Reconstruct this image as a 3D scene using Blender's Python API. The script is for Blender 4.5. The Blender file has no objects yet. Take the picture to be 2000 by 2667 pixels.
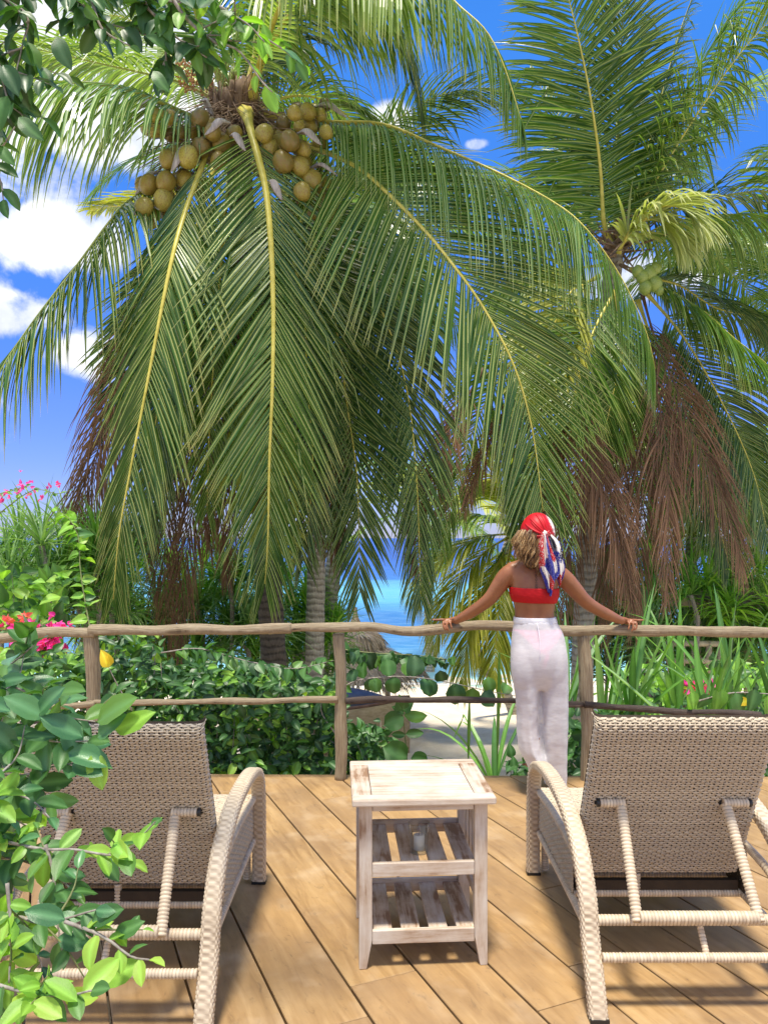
import bpy, math, random
import numpy as np
from mathutils import Vector, Matrix
random.seed(7); rng = np.random.default_rng(7)
S = bpy.context.scene; C = S.collection; D = bpy.data
R = math.radians
# ------------------------------------------------------------------ camera, sky, sun
FOC, HOR, EYE = 2004.0, 1400.0, 1.5
def P(x, y, d):
    return np.array([(x-1000)/FOC*d, d, EYE-(y-HOR)/FOC*d])
cam = D.cameras.new('camera'); co = D.objects.new('camera', cam); C.objects.link(co); S.camera = co
co.location = (0, 0, EYE); co.rotation_euler = (R(90), 0, 0)
cam.sensor_fit = 'VERTICAL'; cam.sensor_height = 24; cam.lens = 24*FOC/2667; cam.shift_y = (HOR-1333.5)/2667
cam.clip_start = .05; cam.clip_end = 6000
SUN_EL, SUN_AZ = 77, 190        # azimuth clockwise from +Y, so 180 is behind the camera
sd = Vector((math.sin(R(SUN_AZ))*math.cos(R(SUN_EL)), math.cos(R(SUN_AZ))*math.cos(R(SUN_EL)), math.sin(R(SUN_EL))))
sun = D.lights.new('sun', 'SUN'); so = D.objects.new('sun', sun); C.objects.link(so)
sun.energy = 4.6; sun.angle = R(8); sun.color = (1, .93, .79)
so.rotation_euler = (-sd).to_track_quat('-Z', 'Y').to_euler(); so.location = (0, 0, 30)
S.view_settings.view_transform = 'Standard'; S.view_settings.look = 'None'
S.view_settings.exposure = .36; S.view_settings.gamma = 1
W = D.worlds.new('World'); S.world = W; W.use_nodes = True
nt = W.node_tree; N = nt.nodes; L = nt.links; N.clear()
def wn(t, **k):
    n = N.new(t)
    for a, b in k.items(): setattr(n, a, b)
    return n
sky = wn('ShaderNodeTexSky', sky_type='NISHITA', sun_disc=False, sun_elevation=R(SUN_EL), sun_rotation=R(SUN_AZ), air_density=1.0, dust_density=0.1, ozone_density=2.2)
hs = wn('ShaderNodeHueSaturation'); hs.inputs['Saturation'].default_value = 1.2; hs.inputs['Hue'].default_value = .511; hs.inputs['Value'].default_value = 1.5
tc = wn('ShaderNodeTexCoord')
sx_ = wn('ShaderNodeSeparateXYZ'); L.new(tc.outputs['Generated'], sx_.inputs[0])
hr = wn('ShaderNodeValToRGB'); L.new(sx_.outputs[2], hr.inputs[0]); hr.color_ramp.elements[0].position = 0; hr.color_ramp.elements[0].color = (.45, .52, .92, 1)
hr.color_ramp.elements[1].position = .55; hr.color_ramp.elements[1].color = (1.15, 1.45, 1.65, 1); e_ = hr.color_ramp.elements.new(.16); e_.color = (.73, .78, 1.15, 1)
tm = wn('ShaderNodeMix', data_type='RGBA', blend_type='MULTIPLY'); tm.inputs[0].default_value = 1; L.new(sky.outputs[0], tm.inputs[6]); L.new(hr.outputs[0], tm.inputs[7])
L.new(tm.outputs[2], hs.inputs['Color'])
def math_(op, a, b=None, clamp=False):
    n = wn('ShaderNodeMath', operation=op); n.use_clamp = clamp
    for i, v in enumerate((a, b)):
        if v is None: continue
        if isinstance(v, (int, float)): n.inputs[i].default_value = v
        else: L.new(v, n.inputs[i])
    return n.outputs[0]
cm = None
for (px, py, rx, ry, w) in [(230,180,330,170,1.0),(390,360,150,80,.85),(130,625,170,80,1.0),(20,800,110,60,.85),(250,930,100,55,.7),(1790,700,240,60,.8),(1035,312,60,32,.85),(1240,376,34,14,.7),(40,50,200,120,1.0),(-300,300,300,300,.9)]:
    v = Vector(P(px, py, 1))-Vector((0, 0, EYE)); v.normalize()
    s = wn('ShaderNodeVectorMath', operation='SUBTRACT'); L.new(tc.outputs['Generated'], s.inputs[0]); s.inputs[1].default_value = v
    m = wn('ShaderNodeVectorMath', operation='MULTIPLY'); L.new(s.outputs[0], m.inputs[0]); m.inputs[1].default_value = (FOC/rx*.93, FOC/rx*.6, FOC/ry*.93)
    ln = wn('ShaderNodeVectorMath', operation='LENGTH'); L.new(m.outputs[0], ln.inputs[0])
    q = math_('MULTIPLY', math_('SUBTRACT', 1.5, ln.outputs['Value'], True), w)
    cm = q if cm is None else math_('MAXIMUM', cm, q)
nz = wn('ShaderNodeTexNoise'); nz.inputs['Scale'].default_value = 9; nz.inputs['Detail'].default_value = 9; nz.inputs['Roughness'].default_value = .6; nz.inputs['Distortion'].default_value = .3
L.new(tc.outputs['Generated'], nz.inputs['Vector'])
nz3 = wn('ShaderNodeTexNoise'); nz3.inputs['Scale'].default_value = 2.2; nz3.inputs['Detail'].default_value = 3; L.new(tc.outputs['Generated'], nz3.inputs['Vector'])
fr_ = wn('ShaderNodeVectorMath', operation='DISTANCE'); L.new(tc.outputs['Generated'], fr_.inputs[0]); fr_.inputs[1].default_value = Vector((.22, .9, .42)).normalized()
fill_clouds = math_('MULTIPLY', math_('MULTIPLY', math_('SUBTRACT', nz3.outputs[0], .42, True), 7., True), math_('MULTIPLY', math_('SUBTRACT', fr_.outputs['Value'], .62, True), 4., True))  # cloud cover added mostly out of view, to whiten the ambient light
cm = math_('MAXIMUM', cm, fill_clouds)
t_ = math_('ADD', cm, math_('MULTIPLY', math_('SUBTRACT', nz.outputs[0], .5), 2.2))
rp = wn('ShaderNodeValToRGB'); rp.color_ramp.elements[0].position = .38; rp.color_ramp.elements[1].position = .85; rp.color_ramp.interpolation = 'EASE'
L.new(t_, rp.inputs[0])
nz2 = wn('ShaderNodeTexNoise'); nz2.inputs['Scale'].default_value = 14; nz2.inputs['Detail'].default_value = 6
L.new(tc.outputs['Generated'], nz2.inputs['Vector'])
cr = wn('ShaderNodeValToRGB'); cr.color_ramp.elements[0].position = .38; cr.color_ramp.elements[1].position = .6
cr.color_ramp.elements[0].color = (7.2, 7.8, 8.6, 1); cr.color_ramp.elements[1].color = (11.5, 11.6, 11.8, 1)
L.new(nz2.outputs[0], cr.inputs[0])
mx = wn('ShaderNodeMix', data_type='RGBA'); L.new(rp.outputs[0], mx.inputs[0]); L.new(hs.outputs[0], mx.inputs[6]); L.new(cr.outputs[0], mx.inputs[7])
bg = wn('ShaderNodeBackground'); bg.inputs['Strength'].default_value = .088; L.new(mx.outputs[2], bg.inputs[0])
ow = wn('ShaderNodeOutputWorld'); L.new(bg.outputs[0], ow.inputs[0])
S.cycles.max_bounces = 8; S.cycles.transparent_max_bounces = 12
# ------------------------------------------------------------------ material helpers
class NT:
    def __init__(s, name):
        s.m = D.materials.new(name); s.m.use_nodes = True; s.t = s.m.node_tree; s.t.nodes.clear()
        s.out = s.n('ShaderNodeOutputMaterial')
    def n(s, t, ins=None, **k):
        n = s.t.nodes.new(t)
        for a, b in k.items(): setattr(n, a, b)
        for a, b in (ins or {}).items():
            if isinstance(b, bpy.types.NodeSocket): s.t.links.new(b, n.inputs[a])
            else: n.inputs[a].default_value = b
        return n
    def coord(s, kind='Object', scale=(1, 1, 1), rot=(0, 0, 0)):
        c = s.n('ShaderNodeTexCoord')
        return s.n('ShaderNodeMapping', {'Vector': c.outputs[kind], 'Scale': scale, 'Rotation': rot}).outputs[0]
    def noise(s, v, sc, det=4, rough=.55, dist=0):
        return s.n('ShaderNodeTexNoise', {'Vector': v, 'Scale': sc, 'Detail': det, 'Roughness': rough, 'Distortion': dist}).outputs[0]
    def ramp(s, f, stops):
        r = s.n('ShaderNodeValToRGB', {0: f}); e = r.color_ramp.elements
        while len(e) < len(stops): e.new(.5)
        for i, (p, c) in enumerate(stops):
            e[i].position = p; e[i].color = (*c, 1) if len(c) == 3 else c
        return r.outputs[0]
    def mix(s, f, a, b, mode='MIX'):
        n = s.n('ShaderNodeMix', data_type='RGBA', blend_type=mode)
        for i, v in ((0, f), (6, a), (7, b)):
            if isinstance(v, bpy.types.NodeSocket): s.t.links.new(v, n.inputs[i])
            else: n.inputs[i].default_value = (*v, 1) if isinstance(v, tuple) else v
        return n.outputs[2]
    def mth(s, op, a, b=0., cl=False):
        n = s.n('ShaderNodeMath', {0: a, 1: b}, operation=op); n.use_clamp = cl; return n.outputs[0]
    def attr(s, name): return s.n('ShaderNodeAttribute', attribute_name=name).outputs['Fac']
    def rnd(s): return s.n('ShaderNodeObjectInfo').outputs['Random']
    def pbr(s, col, rough=.7, bump=None, bs=.3, bd=.01, **k):
        ins = {'Base Color': (*col, 1) if isinstance(col, tuple) else col, 'Roughness': rough}
        if bump is not None: ins['Normal'] = s.n('ShaderNodeBump', {'Height': bump, 'Strength': bs, 'Distance': bd}).outputs[0]
        ins.update({a.replace('_', ' '): b for a, b in k.items()})
        return s.n('ShaderNodeBsdfPrincipled', ins)
    def fin(s, sh):
        s.t.links.new(sh.outputs[0], s.out.inputs[0]); return s.m
    def leafy(s, col, rough, tr, trcol=None, bump=None, bs=.3, bd=.002):
        p = s.pbr(col, rough, bump, bs, bd)
        t = s.n('ShaderNodeBsdfTranslucent', {'Color': trcol if trcol is not None else col})
        return s.fin(s.n('ShaderNodeMixShader', {0: tr, 1: p.outputs[0], 2: t.outputs[0]}))
def frond_mat(name, c0, c1, tip, tr=.38, rough=.42, tipf=.9, rib=.8, ribc=(.58, .62, .20)):
    a = NT(name); tn = a.attr('tone'); t = a.attr('along'); md_ = a.attr('mid')
    c = a.mix(tn, c0, c1)
    nz = a.noise(a.coord('Object'), 3.0, 3)
    c = a.mix(a.mth('MULTIPLY', nz, .5), c, tuple(min(1, x*1.5) for x in c1))
    tf = a.ramp(t, [(tipf-.12, (0, 0, 0)), (1, (1, 1, 1))])
    c = a.mix(a.mth('MULTIPLY', tf, a.mth('ADD', tn, .15, True)), c, tip)
    c = a.mix(a.mth('MULTIPLY', a.mth('POWER', md_, 4.), rib), c, ribc)
    br = a.mix(1., c, (1.5, 1.6, .7), 'MULTIPLY')
    return a.leafy(c, rough, tr, br)
M = {}
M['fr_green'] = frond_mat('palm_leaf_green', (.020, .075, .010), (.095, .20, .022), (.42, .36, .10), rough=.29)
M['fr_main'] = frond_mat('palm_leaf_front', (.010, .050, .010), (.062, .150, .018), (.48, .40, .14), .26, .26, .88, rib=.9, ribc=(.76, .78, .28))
M['fr_main2'] = frond_mat('palm_leaf_front_sunlit', (.03, .10, .018), (.13, .25, .05), (.52, .45, .2), .28, .26, .9, rib=.9, ribc=(.72, .80, .40))  # lighter copy of palm_leaf_front, sunlight put into its greens
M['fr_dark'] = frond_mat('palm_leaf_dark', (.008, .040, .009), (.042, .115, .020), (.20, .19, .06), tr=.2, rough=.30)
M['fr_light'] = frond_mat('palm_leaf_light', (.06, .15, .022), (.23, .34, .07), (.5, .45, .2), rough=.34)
M['fr_yellow'] = frond_mat('palm_leaf_yellow', (.17, .24, .03), (.42, .40, .04), (.6, .42, .08), .35)
M['fr_pale'] = frond_mat('palm_leaf_pale', (.26, .32, .10), (.46, .48, .20), (.7, .65, .4), .3)
M['fr_dead'] = frond_mat('palm_leaf_dead', (.05, .028, .017), (.25, .135, .075), (.40, .27, .17), .15, .75, rib=.3, ribc=(.36, .20, .12))
def plain(name, c0, c1, sc=30, rough=.6, stretch=(1, 1, 1), bs=.3, bd=.003, co_='Object'):
    a = NT(name); n = a.noise(a.coord(co_, stretch), sc, 5)
    return a.fin(a.pbr(a.ramp(n, [(.3, c0), (.7, c1)]), rough, n, bs, bd))
M['rachis'] = plain('frond_midrib_yellow', (.50, .44, .06), (.74, .64, .14), 12, .4)
M['rachis_g'] = plain('frond_midrib_green', (.22, .28, .05), (.38, .40, .09), 12, .4)
M['rachis_d'] = plain('frond_midrib_dead', (.10, .05, .03), (.2, .11, .06), 12, .7)
def trunk_mat(name, c0, c1, c2):
    a = NT(name); v = a.coord('Object')
    w = a.n('ShaderNodeTexWave', {'Vector': v, 'Scale': 3.4, 'Distortion': 3.5, 'Detail': 3, 'Detail Scale': 2.0}, bands_direction='Z').outputs['Fac']
    n = a.noise(a.coord('Object', (8, 8, 2)), 4, 8, .65)
    c = a.mix(a.ramp(w, [(.1, (.1, .1, .1)), (.5, (1, 1, 1))]), a.ramp(n, [(.35, c0), (.65, c1)]), a.ramp(n, [(.3, c1), (.7, c2)]))
    return a.fin(a.pbr(c, .85, a.mth('ADD', a.mth('MULTIPLY', w, .6), n), .8, .02))
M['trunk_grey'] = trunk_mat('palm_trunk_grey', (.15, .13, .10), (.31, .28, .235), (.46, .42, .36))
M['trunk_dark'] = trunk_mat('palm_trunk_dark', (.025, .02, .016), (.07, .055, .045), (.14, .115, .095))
a = NT('coconut_husk'); n = a.noise(a.coord('Object', (1, 1, .5)), 9, 5); n2 = a.noise(a.coord('Object'), 45, 4)
c = a.ramp(a.rnd(), [(0, (.15, .12, .035)), (.45, (.31, .245, .045)), (1, (.48, .42, .085))]); c = a.mix(a.ramp(n, [(.45, (0, 0, 0)), (.75, (1, 1, 1))]), c, (.26, .12, .035)); 
c = a.mix(a.ramp(n2, [(.6, (0, 0, 0)), (.72, (.7, .7, .7))]), c, (.14, .07, .03))
M['coconut'] = a.fin(a.pbr(c, .34, n2, .2, .003))
M['coco_green'] = plain('coconut_green', (.20, .30, .05), (.36, .42, .10), 8, .4)
M['spathe'] = plain('dry_spathe_grey', (.25, .21, .19), (.52, .47, .44), 10, .7, (6, 1, 1))
M['fibre'] = plain('brown_palm_fibre', (.12, .07, .04), (.34, .24, .16), 14, .9, (1, 1, .2), .8, .01)
def leaf_mat(name, c0, c1, c2, tr=.25, rough=.42):
    a = NT(name); r = a.rnd(); t = a.attr('tone')
    r = a.mth('FRACT', a.mth('ADD', r, a.mth('MULTIPLY', t, 7.31)))
    v = a.attr('vein'); n = a.noise(a.coord('Object'), 30, 4)
    c = a.ramp(r, [(0, c0), (.6, c1), (1, c2)])
    c = a.mix(a.mth('MULTIPLY', n, .45), c, tuple(x*1.5 for x in c1))
    sp_ = a.noise(a.n('ShaderNodeVectorMath', {0: a.coord('Object'), 1: a.n('ShaderNodeObjectInfo').outputs['Location']}, operation='ADD').outputs[0], 9, 5, .75); c = a.mix(a.ramp(sp_, [(.66, (0, 0, 0)), (.72, (.8, .8, .8))]), c, (.16, .13, .03))
    c = a.mix(a.mth('MULTIPLY', v, .55), c, tuple(min(1, x*2+.06) for x in c1))
    return a.leafy(c, rough, tr, a.mix(1., c, (1.7, 1.9, .5), 'MULTIPLY'), n, .25, .002)
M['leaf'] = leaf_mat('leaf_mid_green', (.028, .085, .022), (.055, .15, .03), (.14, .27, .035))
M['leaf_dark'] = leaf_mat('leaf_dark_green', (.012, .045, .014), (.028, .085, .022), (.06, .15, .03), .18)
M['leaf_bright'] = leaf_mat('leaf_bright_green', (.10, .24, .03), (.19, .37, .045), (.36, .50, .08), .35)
M['leaf_blue'] = leaf_mat('leaf_bluish_green', (.030, .10, .035), (.06, .17, .055), (.14, .28, .09), .15, .33)
M['leaf_yellow'] = leaf_mat('leaf_yellow', (.6, .42, .02), (.7, .5, .03), (.75, .6, .05), .3, .5)
M['strap'] = leaf_mat('strap_leaf_green', (.05, .15, .025), (.11, .25, .04), (.22, .38, .07), .3, .35)
M['strap_grey'] = leaf_mat('spiky_leaf_grey_green', (.08, .17, .06), (.17, .30, .11), (.33, .46, .20), .3, .4)
M['bract'] = leaf_mat('bract_magenta', (.55, .02, .24), (.75, .04, .36), (.8, .12, .45), .35, .5)
M['bract_red'] = leaf_mat('bract_coral', (.7, .08, .08), (.8, .14, .12), (.8, .2, .16), .35, .5)
M['twig'] = plain('grey_twig_bark', (.16, .13, .10), (.42, .38, .33), 60, .85)
M['twig_g'] = plain('green_twig', (.12, .16, .05), (.25, .25, .10), 60, .7)
M['bamboo'] = plain('pale_bamboo', (.36, .29, .18), (.55, .47, .33), 12, .5, (1, 1, .3))
a = NT('thatch_straw'); n = a.noise(a.coord('Object', (14, 14, 1.5)), 3, 8, .7); t = a.attr('tone')
M['thatch'] = a.fin(a.pbr(a.mix(t, a.ramp(n, [(.3, (.20, .14, .09)), (.7, (.50, .40, .29))]), (.56, .47, .36)), .9, n, .8, .03))
# wood
a = NT('deck_plank_wood'); 
v = a.coord('Object', (1.0, 8, 8)); inf = a.n('ShaderNodeObjectInfo'); 
v = a.n('ShaderNodeVectorMath', {0: v, 1: a.n('ShaderNodeVectorMath', {0: inf.outputs['Location'], 1: (7, 13, 3)}, operation='MULTIPLY').outputs[0]}, operation='ADD').outputs[0]
g = a.noise(v, 3.0, 8, .6, .8); 
vs = a.coord('Object', (1, 1, 1)); vs = a.n('ShaderNodeVectorMath', {0: vs, 1: inf.outputs['Location']}, operation='ADD').outputs[0]
st = a.noise(vs, 2.3, 5, .6); st2 = a.noise(a.n('ShaderNodeVectorMath', {0: vs, 1: (1.2, 2.8, 1)}, operation='MULTIPLY').outputs[0], 11, 6, .7, .5)
c = a.ramp(g, [(.3, (.27, .155, .06)), (.5, (.40, .245, .10)), (.72, (.50, .33, .15))])
c = a.mix(a.mth('MULTIPLY', inf.outputs['Random'], .45), c, (.42, .25, .11))
c = a.mix(a.ramp(st, [(.40, (0, 0, 0)), (.68, (.75, .75, .75))]), c, (.25, .155, .08))
c = a.mix(a.ramp(st2, [(.58, (0, 0, 0)), (.72, (.6, .6, .6))]), c, (.14, .09, .05))
st3 = a.noise(vs, 5.1, 3, .5)
c = a.mix(a.ramp(st3, [(.55, (0, 0, 0)), (.75, (.45, .45, .45))]), c, (.56, .42, .27))
M['deck'] = a.fin(a.pbr(c, a.ramp(g, [(.3, (.5, .5, .5)), (.7, (.68, .68, .68))]), g, .25, .003))
a = NT('weathered_log_wood'); v = a.coord('Object', (1, 1, 1)); al = a.attr('along'); ar = a.attr('around')
cv = a.n('ShaderNodeCombineXYZ', {0: a.mth('MULTIPLY', al, 3.), 1: a.mth('MULTIPLY', ar, 14.), 2: a.rnd()}).outputs[0]
g = a.noise(cv, 2.2, 9, .65, .5); g2 = a.noise(v, 9, 5, .6)
c = a.ramp(g, [(.30, (.06, .038, .022)), (.40, (.24, .175, .10)), (.55, (.42, .335, .215)), (.75, (.58, .49, .34))])
c = a.mix(a.ramp(g2, [(.5, (0, 0, 0)), (.75, (.45, .45, .45))]), c, (.30, .20, .12))
M['log'] = a.fin(a.pbr(c, .85, g, .8, .012))
c = a.mix(.55, c, (.06, .042, .03)); M['log_dark'] = M['log']
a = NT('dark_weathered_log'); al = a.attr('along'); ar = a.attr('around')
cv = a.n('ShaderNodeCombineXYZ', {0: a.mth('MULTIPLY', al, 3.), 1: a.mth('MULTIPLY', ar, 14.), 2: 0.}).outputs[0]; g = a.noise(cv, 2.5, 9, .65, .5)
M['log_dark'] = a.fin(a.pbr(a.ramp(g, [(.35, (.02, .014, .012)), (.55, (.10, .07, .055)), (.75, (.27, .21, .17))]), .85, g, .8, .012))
def white_wood(name, sc, amt):
    a = NT(name); v = a.coord('Object', sc); inf = a.n('ShaderNodeObjectInfo')
    v = a.n('ShaderNodeVectorMath', {0: v, 1: a.n('ShaderNodeVectorMath', {0: inf.outputs['Random'], 1: (37, 53, 71)}, operation='MULTIPLY').outputs[0]}, operation='ADD').outputs[0]
    g = a.noise(v, 5, 8, .65, .3); b = a.noise(a.coord('Object'), 9, 4)
    w = a.mth('ADD', g, a.mth('MULTIPLY', a.mth('SUBTRACT', b, .5), .6))
    c = a.ramp(w, [(.34+amt, (.27, .155, .085)), (.44+amt, (.46, .34, .24)), (.56+amt, (.56, .46, .36)), (.75+amt, (.66, .59, .50))])
    return a.fin(a.pbr(c, .6, g, .3, .002))
M['white_z'] = white_wood('whitewashed_wood_upright', (9, 9, .8), -.06)
M['white_x'] = white_wood('whitewashed_wood_crosswise', (.8, 9, 9), -.08)
M['white_y'] = white_wood('whitewashed_wood_slat', (9, .9, 9), .03)
def ratt(name, k):
    a = NT(name); t = a.attr('tone'); n = a.noise(a.coord('Object'), 12, 3); n2 = a.noise(a.coord('Object'), 160, 2)
    c = a.mix(t, tuple(x*k for x in (.28, .20, .12)), tuple(x*k for x in (.64, .53, .365)))
    c = a.mix(a.mth('MULTIPLY', n, .5), c, tuple(x*k for x in (.44, .36, .27))); c = a.mix(a.mth('MULTIPLY', n2, .25), c, (.62, .54, .45))
    return a.fin(a.pbr(c, .5))
M['rattan'] = ratt('woven_rattan', 1.0); M['rattan_l'] = ratt('wrapped_rattan', 1.25)
M['rattan_bk'] = plain('rattan_core_brown', (.03, .018, .008), (.05, .03, .014), 20, .8)
M['black'] = plain('black_plastic_cap', (.01, .01, .01), (.02, .02, .02), 20, .4)
a = NT('clear_glass'); fr0 = a.n('ShaderNodeLayerWeight', {'Blend': .4}).outputs['Facing']
M['glass'] = a.fin(a.n('ShaderNodeMixShader', {0: a.mth('ADD', a.mth('MULTIPLY', a.mth('POWER', fr0, 2.), .75), .04), 1: a.n('ShaderNodeBsdfTransparent', {0: (.93, .95, .95, 1)}).outputs[0], 2: a.n('ShaderNodeBsdfGlossy', {'Roughness': .05}).outputs[0]}))
M['wax'] = plain('candle_wax', (.75, .74, .70), (.82, .81, .77), 20, .5)
# ------------------------------------------------------------------ mesh helpers
WL = {}
def wl(o): return WL.get(o.name, np.zeros(3)) if o else np.zeros(3)
def mk(name, V, F, mat, parent=None, smooth=False, attrs=None, origin=None, midx=None):
    """V world coords; F array (n,3|4) or list of lists"""
    V = np.asarray(V, float).reshape(-1, 3)
    org = wl(parent) if origin is None else np.asarray(origin, float)
    me = D.meshes.new(name)
    Vl = V-org
    if isinstance(F, np.ndarray): F = [F]
    if len(F) and isinstance(F[0], np.ndarray) and F[0].ndim == 2:
        cnt = np.concatenate([np.full(len(f), f.shape[1]) for f in F]); idx = np.concatenate([f.ravel() for f in F])
    else:
        cnt = np.array([len(f) for f in F]); idx = np.concatenate([np.asarray(f) for f in F])
    me.vertices.add(len(Vl)); me.vertices.foreach_set('co', Vl.ravel())
    me.loops.add(len(idx)); me.loops.foreach_set('vertex_index', idx.astype(np.int32))
    me.polygons.add(len(cnt)); st = np.concatenate([[0], np.cumsum(cnt)[:-1]])
    me.polygons.foreach_set('loop_start', st.astype(np.int32)); me.polygons.foreach_set('loop_total', cnt.astype(np.int32))
    if midx is not None: me.polygons.foreach_set('material_index', np.asarray(midx, np.int32))
    me.polygons.foreach_set('use_smooth', np.full(len(cnt), bool(smooth)))
    me.update(calc_edges=True); me.validate()
    for k, v in (attrs or {}).items():
        v = np.asarray(v, float)
        if v.ndim == 2:
            at = me.attributes.new(k, 'FLOAT_COLOR', 'POINT'); at.data.foreach_set('color', np.c_[v, np.ones(len(v))].ravel())
        else:
            at = me.attributes.new(k, 'FLOAT', 'POINT'); at.data.foreach_set('value', v)
    for m in (mat if isinstance(mat, (list, tuple)) else [mat]): me.materials.append(M[m] if isinstance(m, str) else m)
    o = D.objects.new(name, me); C.objects.link(o)
    if parent: o.parent = parent; o.location = org-wl(parent)
    else: o.location = org
    WL[o.name] = org
    return o
def tag(o, label=None, cat=None, group=None, kind=None):
    if label: o['label'] = label
    if cat: o['category'] = cat
    if group: o['group'] = group
    if kind: o['kind'] = kind
    return o
def thing(name, loc, label, cat, group=None):
    o = D.objects.new(name, None); C.objects.link(o); o.location = tuple(loc); o.empty_display_size = .2
    WL[o.name] = np.asarray(loc, float); return tag(o, label, cat, group)
def unit(v): v = np.asarray(v, float); return v/np.maximum(np.linalg.norm(v, axis=-1, keepdims=True), 1e-9)
def spline(pts, n):
    pts = np.asarray(pts, float); k = len(pts)
    if k == 2: return pts[0]+(pts[1]-pts[0])*np.linspace(0, 1, n)[:, None]
    q = np.vstack([2*pts[0]-pts[1], pts, 2*pts[-1]-pts[-2]])
    seg = np.linalg.norm(np.diff(pts[:, :3], axis=0), axis=1); cum = np.concatenate([[0], np.cumsum(seg)])/seg.sum()
    out = []
    for t in np.linspace(0, 1, n):
        i = min(np.searchsorted(cum, t, side='right')-1, k-2); u = (t-cum[i])/(cum[i+1]-cum[i]); p0, p1, p2, p3 = q[i:i+4]
        out.append(.5*((2*p1)+(-p0+p2)*u+(2*p0-5*p1+4*p2-p3)*u*u+(-p0+3*p1-3*p2+p3)*u**3))
    return np.array(out)
def frames(p, up0):
    T = unit(np.gradient(p, axis=0)); U = np.zeros_like(T); u = np.asarray(up0, float)
    for i in range(len(p)):
        u = u-T[i]*np.dot(u, T[i]); nn = np.linalg.norm(u)
        if nn < 1e-6: u = np.cross(T[i], [1, 0, 0]); nn = np.linalg.norm(u)
        u = u/nn; U[i] = u
    return T, np.cross(T, U), U
def tube(p, r, sides=8, up=(0, 0, 1), caps=True, flat=1.0, prof=None):
    p = np.asarray(p, float); n = len(p); r = np.broadcast_to(np.asarray(r, float), (n,))
    if abs(np.dot(unit(p[-1]-p[0]), up)) > .95: up = (0, 1, 0)
    T, Sd, U = frames(p, up); th = np.linspace(0, 2*np.pi, sides, endpoint=False)
    rr = np.ones((n, sides)) if prof is None else prof
    V = p[:, None]+(Sd[:, None]*np.cos(th)[None, :, None]+U[:, None]*np.sin(th)[None, :, None]*flat)*(r[:, None]*rr)[..., None]
    i = np.arange(n-1)[:, None]*sides; j = np.arange(sides)[None]; k = (j+1) % sides
    F = np.stack([i+j, i+k, i+k+sides, i+j+sides], -1).reshape(-1, 4)
    V = V.reshape(-1, 3); fl = [F]
    if caps:
        V = np.vstack([V, p[0], p[-1]]); a_, b_ = n*sides, n*sides+1; j = j[0]; k = k[0]
        fl.append(np.stack([np.full(sides, a_), k, j], -1)); fl.append(np.stack([np.full(sides, b_), j+(n-1)*sides, k+(n-1)*sides], -1))
    al = np.repeat(np.concatenate([[0], np.cumsum(np.linalg.norm(np.diff(p, axis=0), axis=1))]), sides); ar = np.tile(np.abs(np.linspace(-1, 1, sides)), n)
    if caps: al = np.append(al, [0, al[-1]]); ar = np.append(ar, [0, 0])
    return V, fl, al, ar
class Acc:
    def __init__(s): s.V = []; s.F = []; s.A = {}; s.n = 0
    def add(s, V, F, **at):
        V = np.asarray(V, float); s.V.append(V)
        for f in (F if isinstance(F, list) else [F]): s.F.append(np.asarray(f)+s.n)
        for k, v in at.items(): s.A.setdefault(k, []).append(np.broadcast_to(v, (len(V),)) if np.ndim(v) < 2 else v)
        s.n += len(V); return s
    def tube(s, p, r, sides=6, tone=.5, **k):
        V, F, al, ar = tube(p, r, sides, **k); return s.add(V, F, tone=tone)
    def box(s, lo, hi, tone=.5):
        V, F = boxvf(lo, hi); return s.add(V, F, tone=tone)
    def mk(s, name, mat, parent=None, smooth=False, origin=None):
        return mk(name, np.vstack(s.V), s.F, mat, parent, smooth, {k: np.concatenate(v) for k, v in s.A.items()}, origin)
def boxvf(lo, hi, bev=0.):
    x0, y0, z0 = lo; x1, y1, z1 = hi
    V = np.array([[x0,y0,z0],[x1,y0,z0],[x1,y1,z0],[x0,y1,z0],[x0,y0,z1],[x1,y0,z1],[x1,y1,z1],[x0,y1,z1]], float)
    F = np.array([[0,3,2,1],[4,5,6,7],[0,1,5,4],[1,2,6,5],[2,3,7,6],[3,0,4,7]])
    return V, F
def bevel(o, w=.003, seg=2):
    m = o.modifiers.new('bevel', 'BEVEL'); m.width = w; m.segments = seg; m.limit_method = 'ANGLE'; return o
# ------------------------------------------------------------------ ground, sand, sea
def smooth01(x): x = np.clip(x, 0, 1); return x*x*(3-2*x)
def ground_z(x, y):
    x = np.asarray(x, float); y = np.asarray(y, float)
    base = -.75-2.0*smooth01((y-5.0)/5.0)-.25*smooth01((y-16)/8)
    base = base-2.5*smooth01((y-23)/30)
    left = 1.3*smooth01((-x-.06*y-.2)/1.6)*(1-smooth01((y-10)/5))
    right = 1.15*smooth01((x-1.9-.13*(y-5))/1.8)*(1-smooth01((y-13)/6))
    return base+np.maximum(left, right)*smooth01((y-4)/3)
xs = np.concatenate([np.linspace(-60, -14, 24), np.linspace(-13.8, 13.8, 180), np.linspace(14, 60, 24)]); ys = np.concatenate([np.linspace(-12, 4, 12), np.linspace(4.2, 26, 160), np.linspace(27, 70, 20)])
X, Y = np.meshgrid(xs, ys); Z = ground_z(X, Y)+.035*np.sin(X*3.1+Y*1.7)*np.sin(Y*2.3-X*.8)+rng.normal(0, .008, X.shape)
i = np.arange(len(ys)-1)[:, None]*len(xs); j = np.arange(len(xs)-1)[None]
F = np.stack([i+j, i+j+1, i+j+1+len(xs), i+j+len(xs)], -1).reshape(-1, 4)
a = NT('beach_sand'); v = a.coord('Object'); n = a.noise(v, 3, 8, .7); n2 = a.noise(v, 40, 5, .7)
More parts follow.
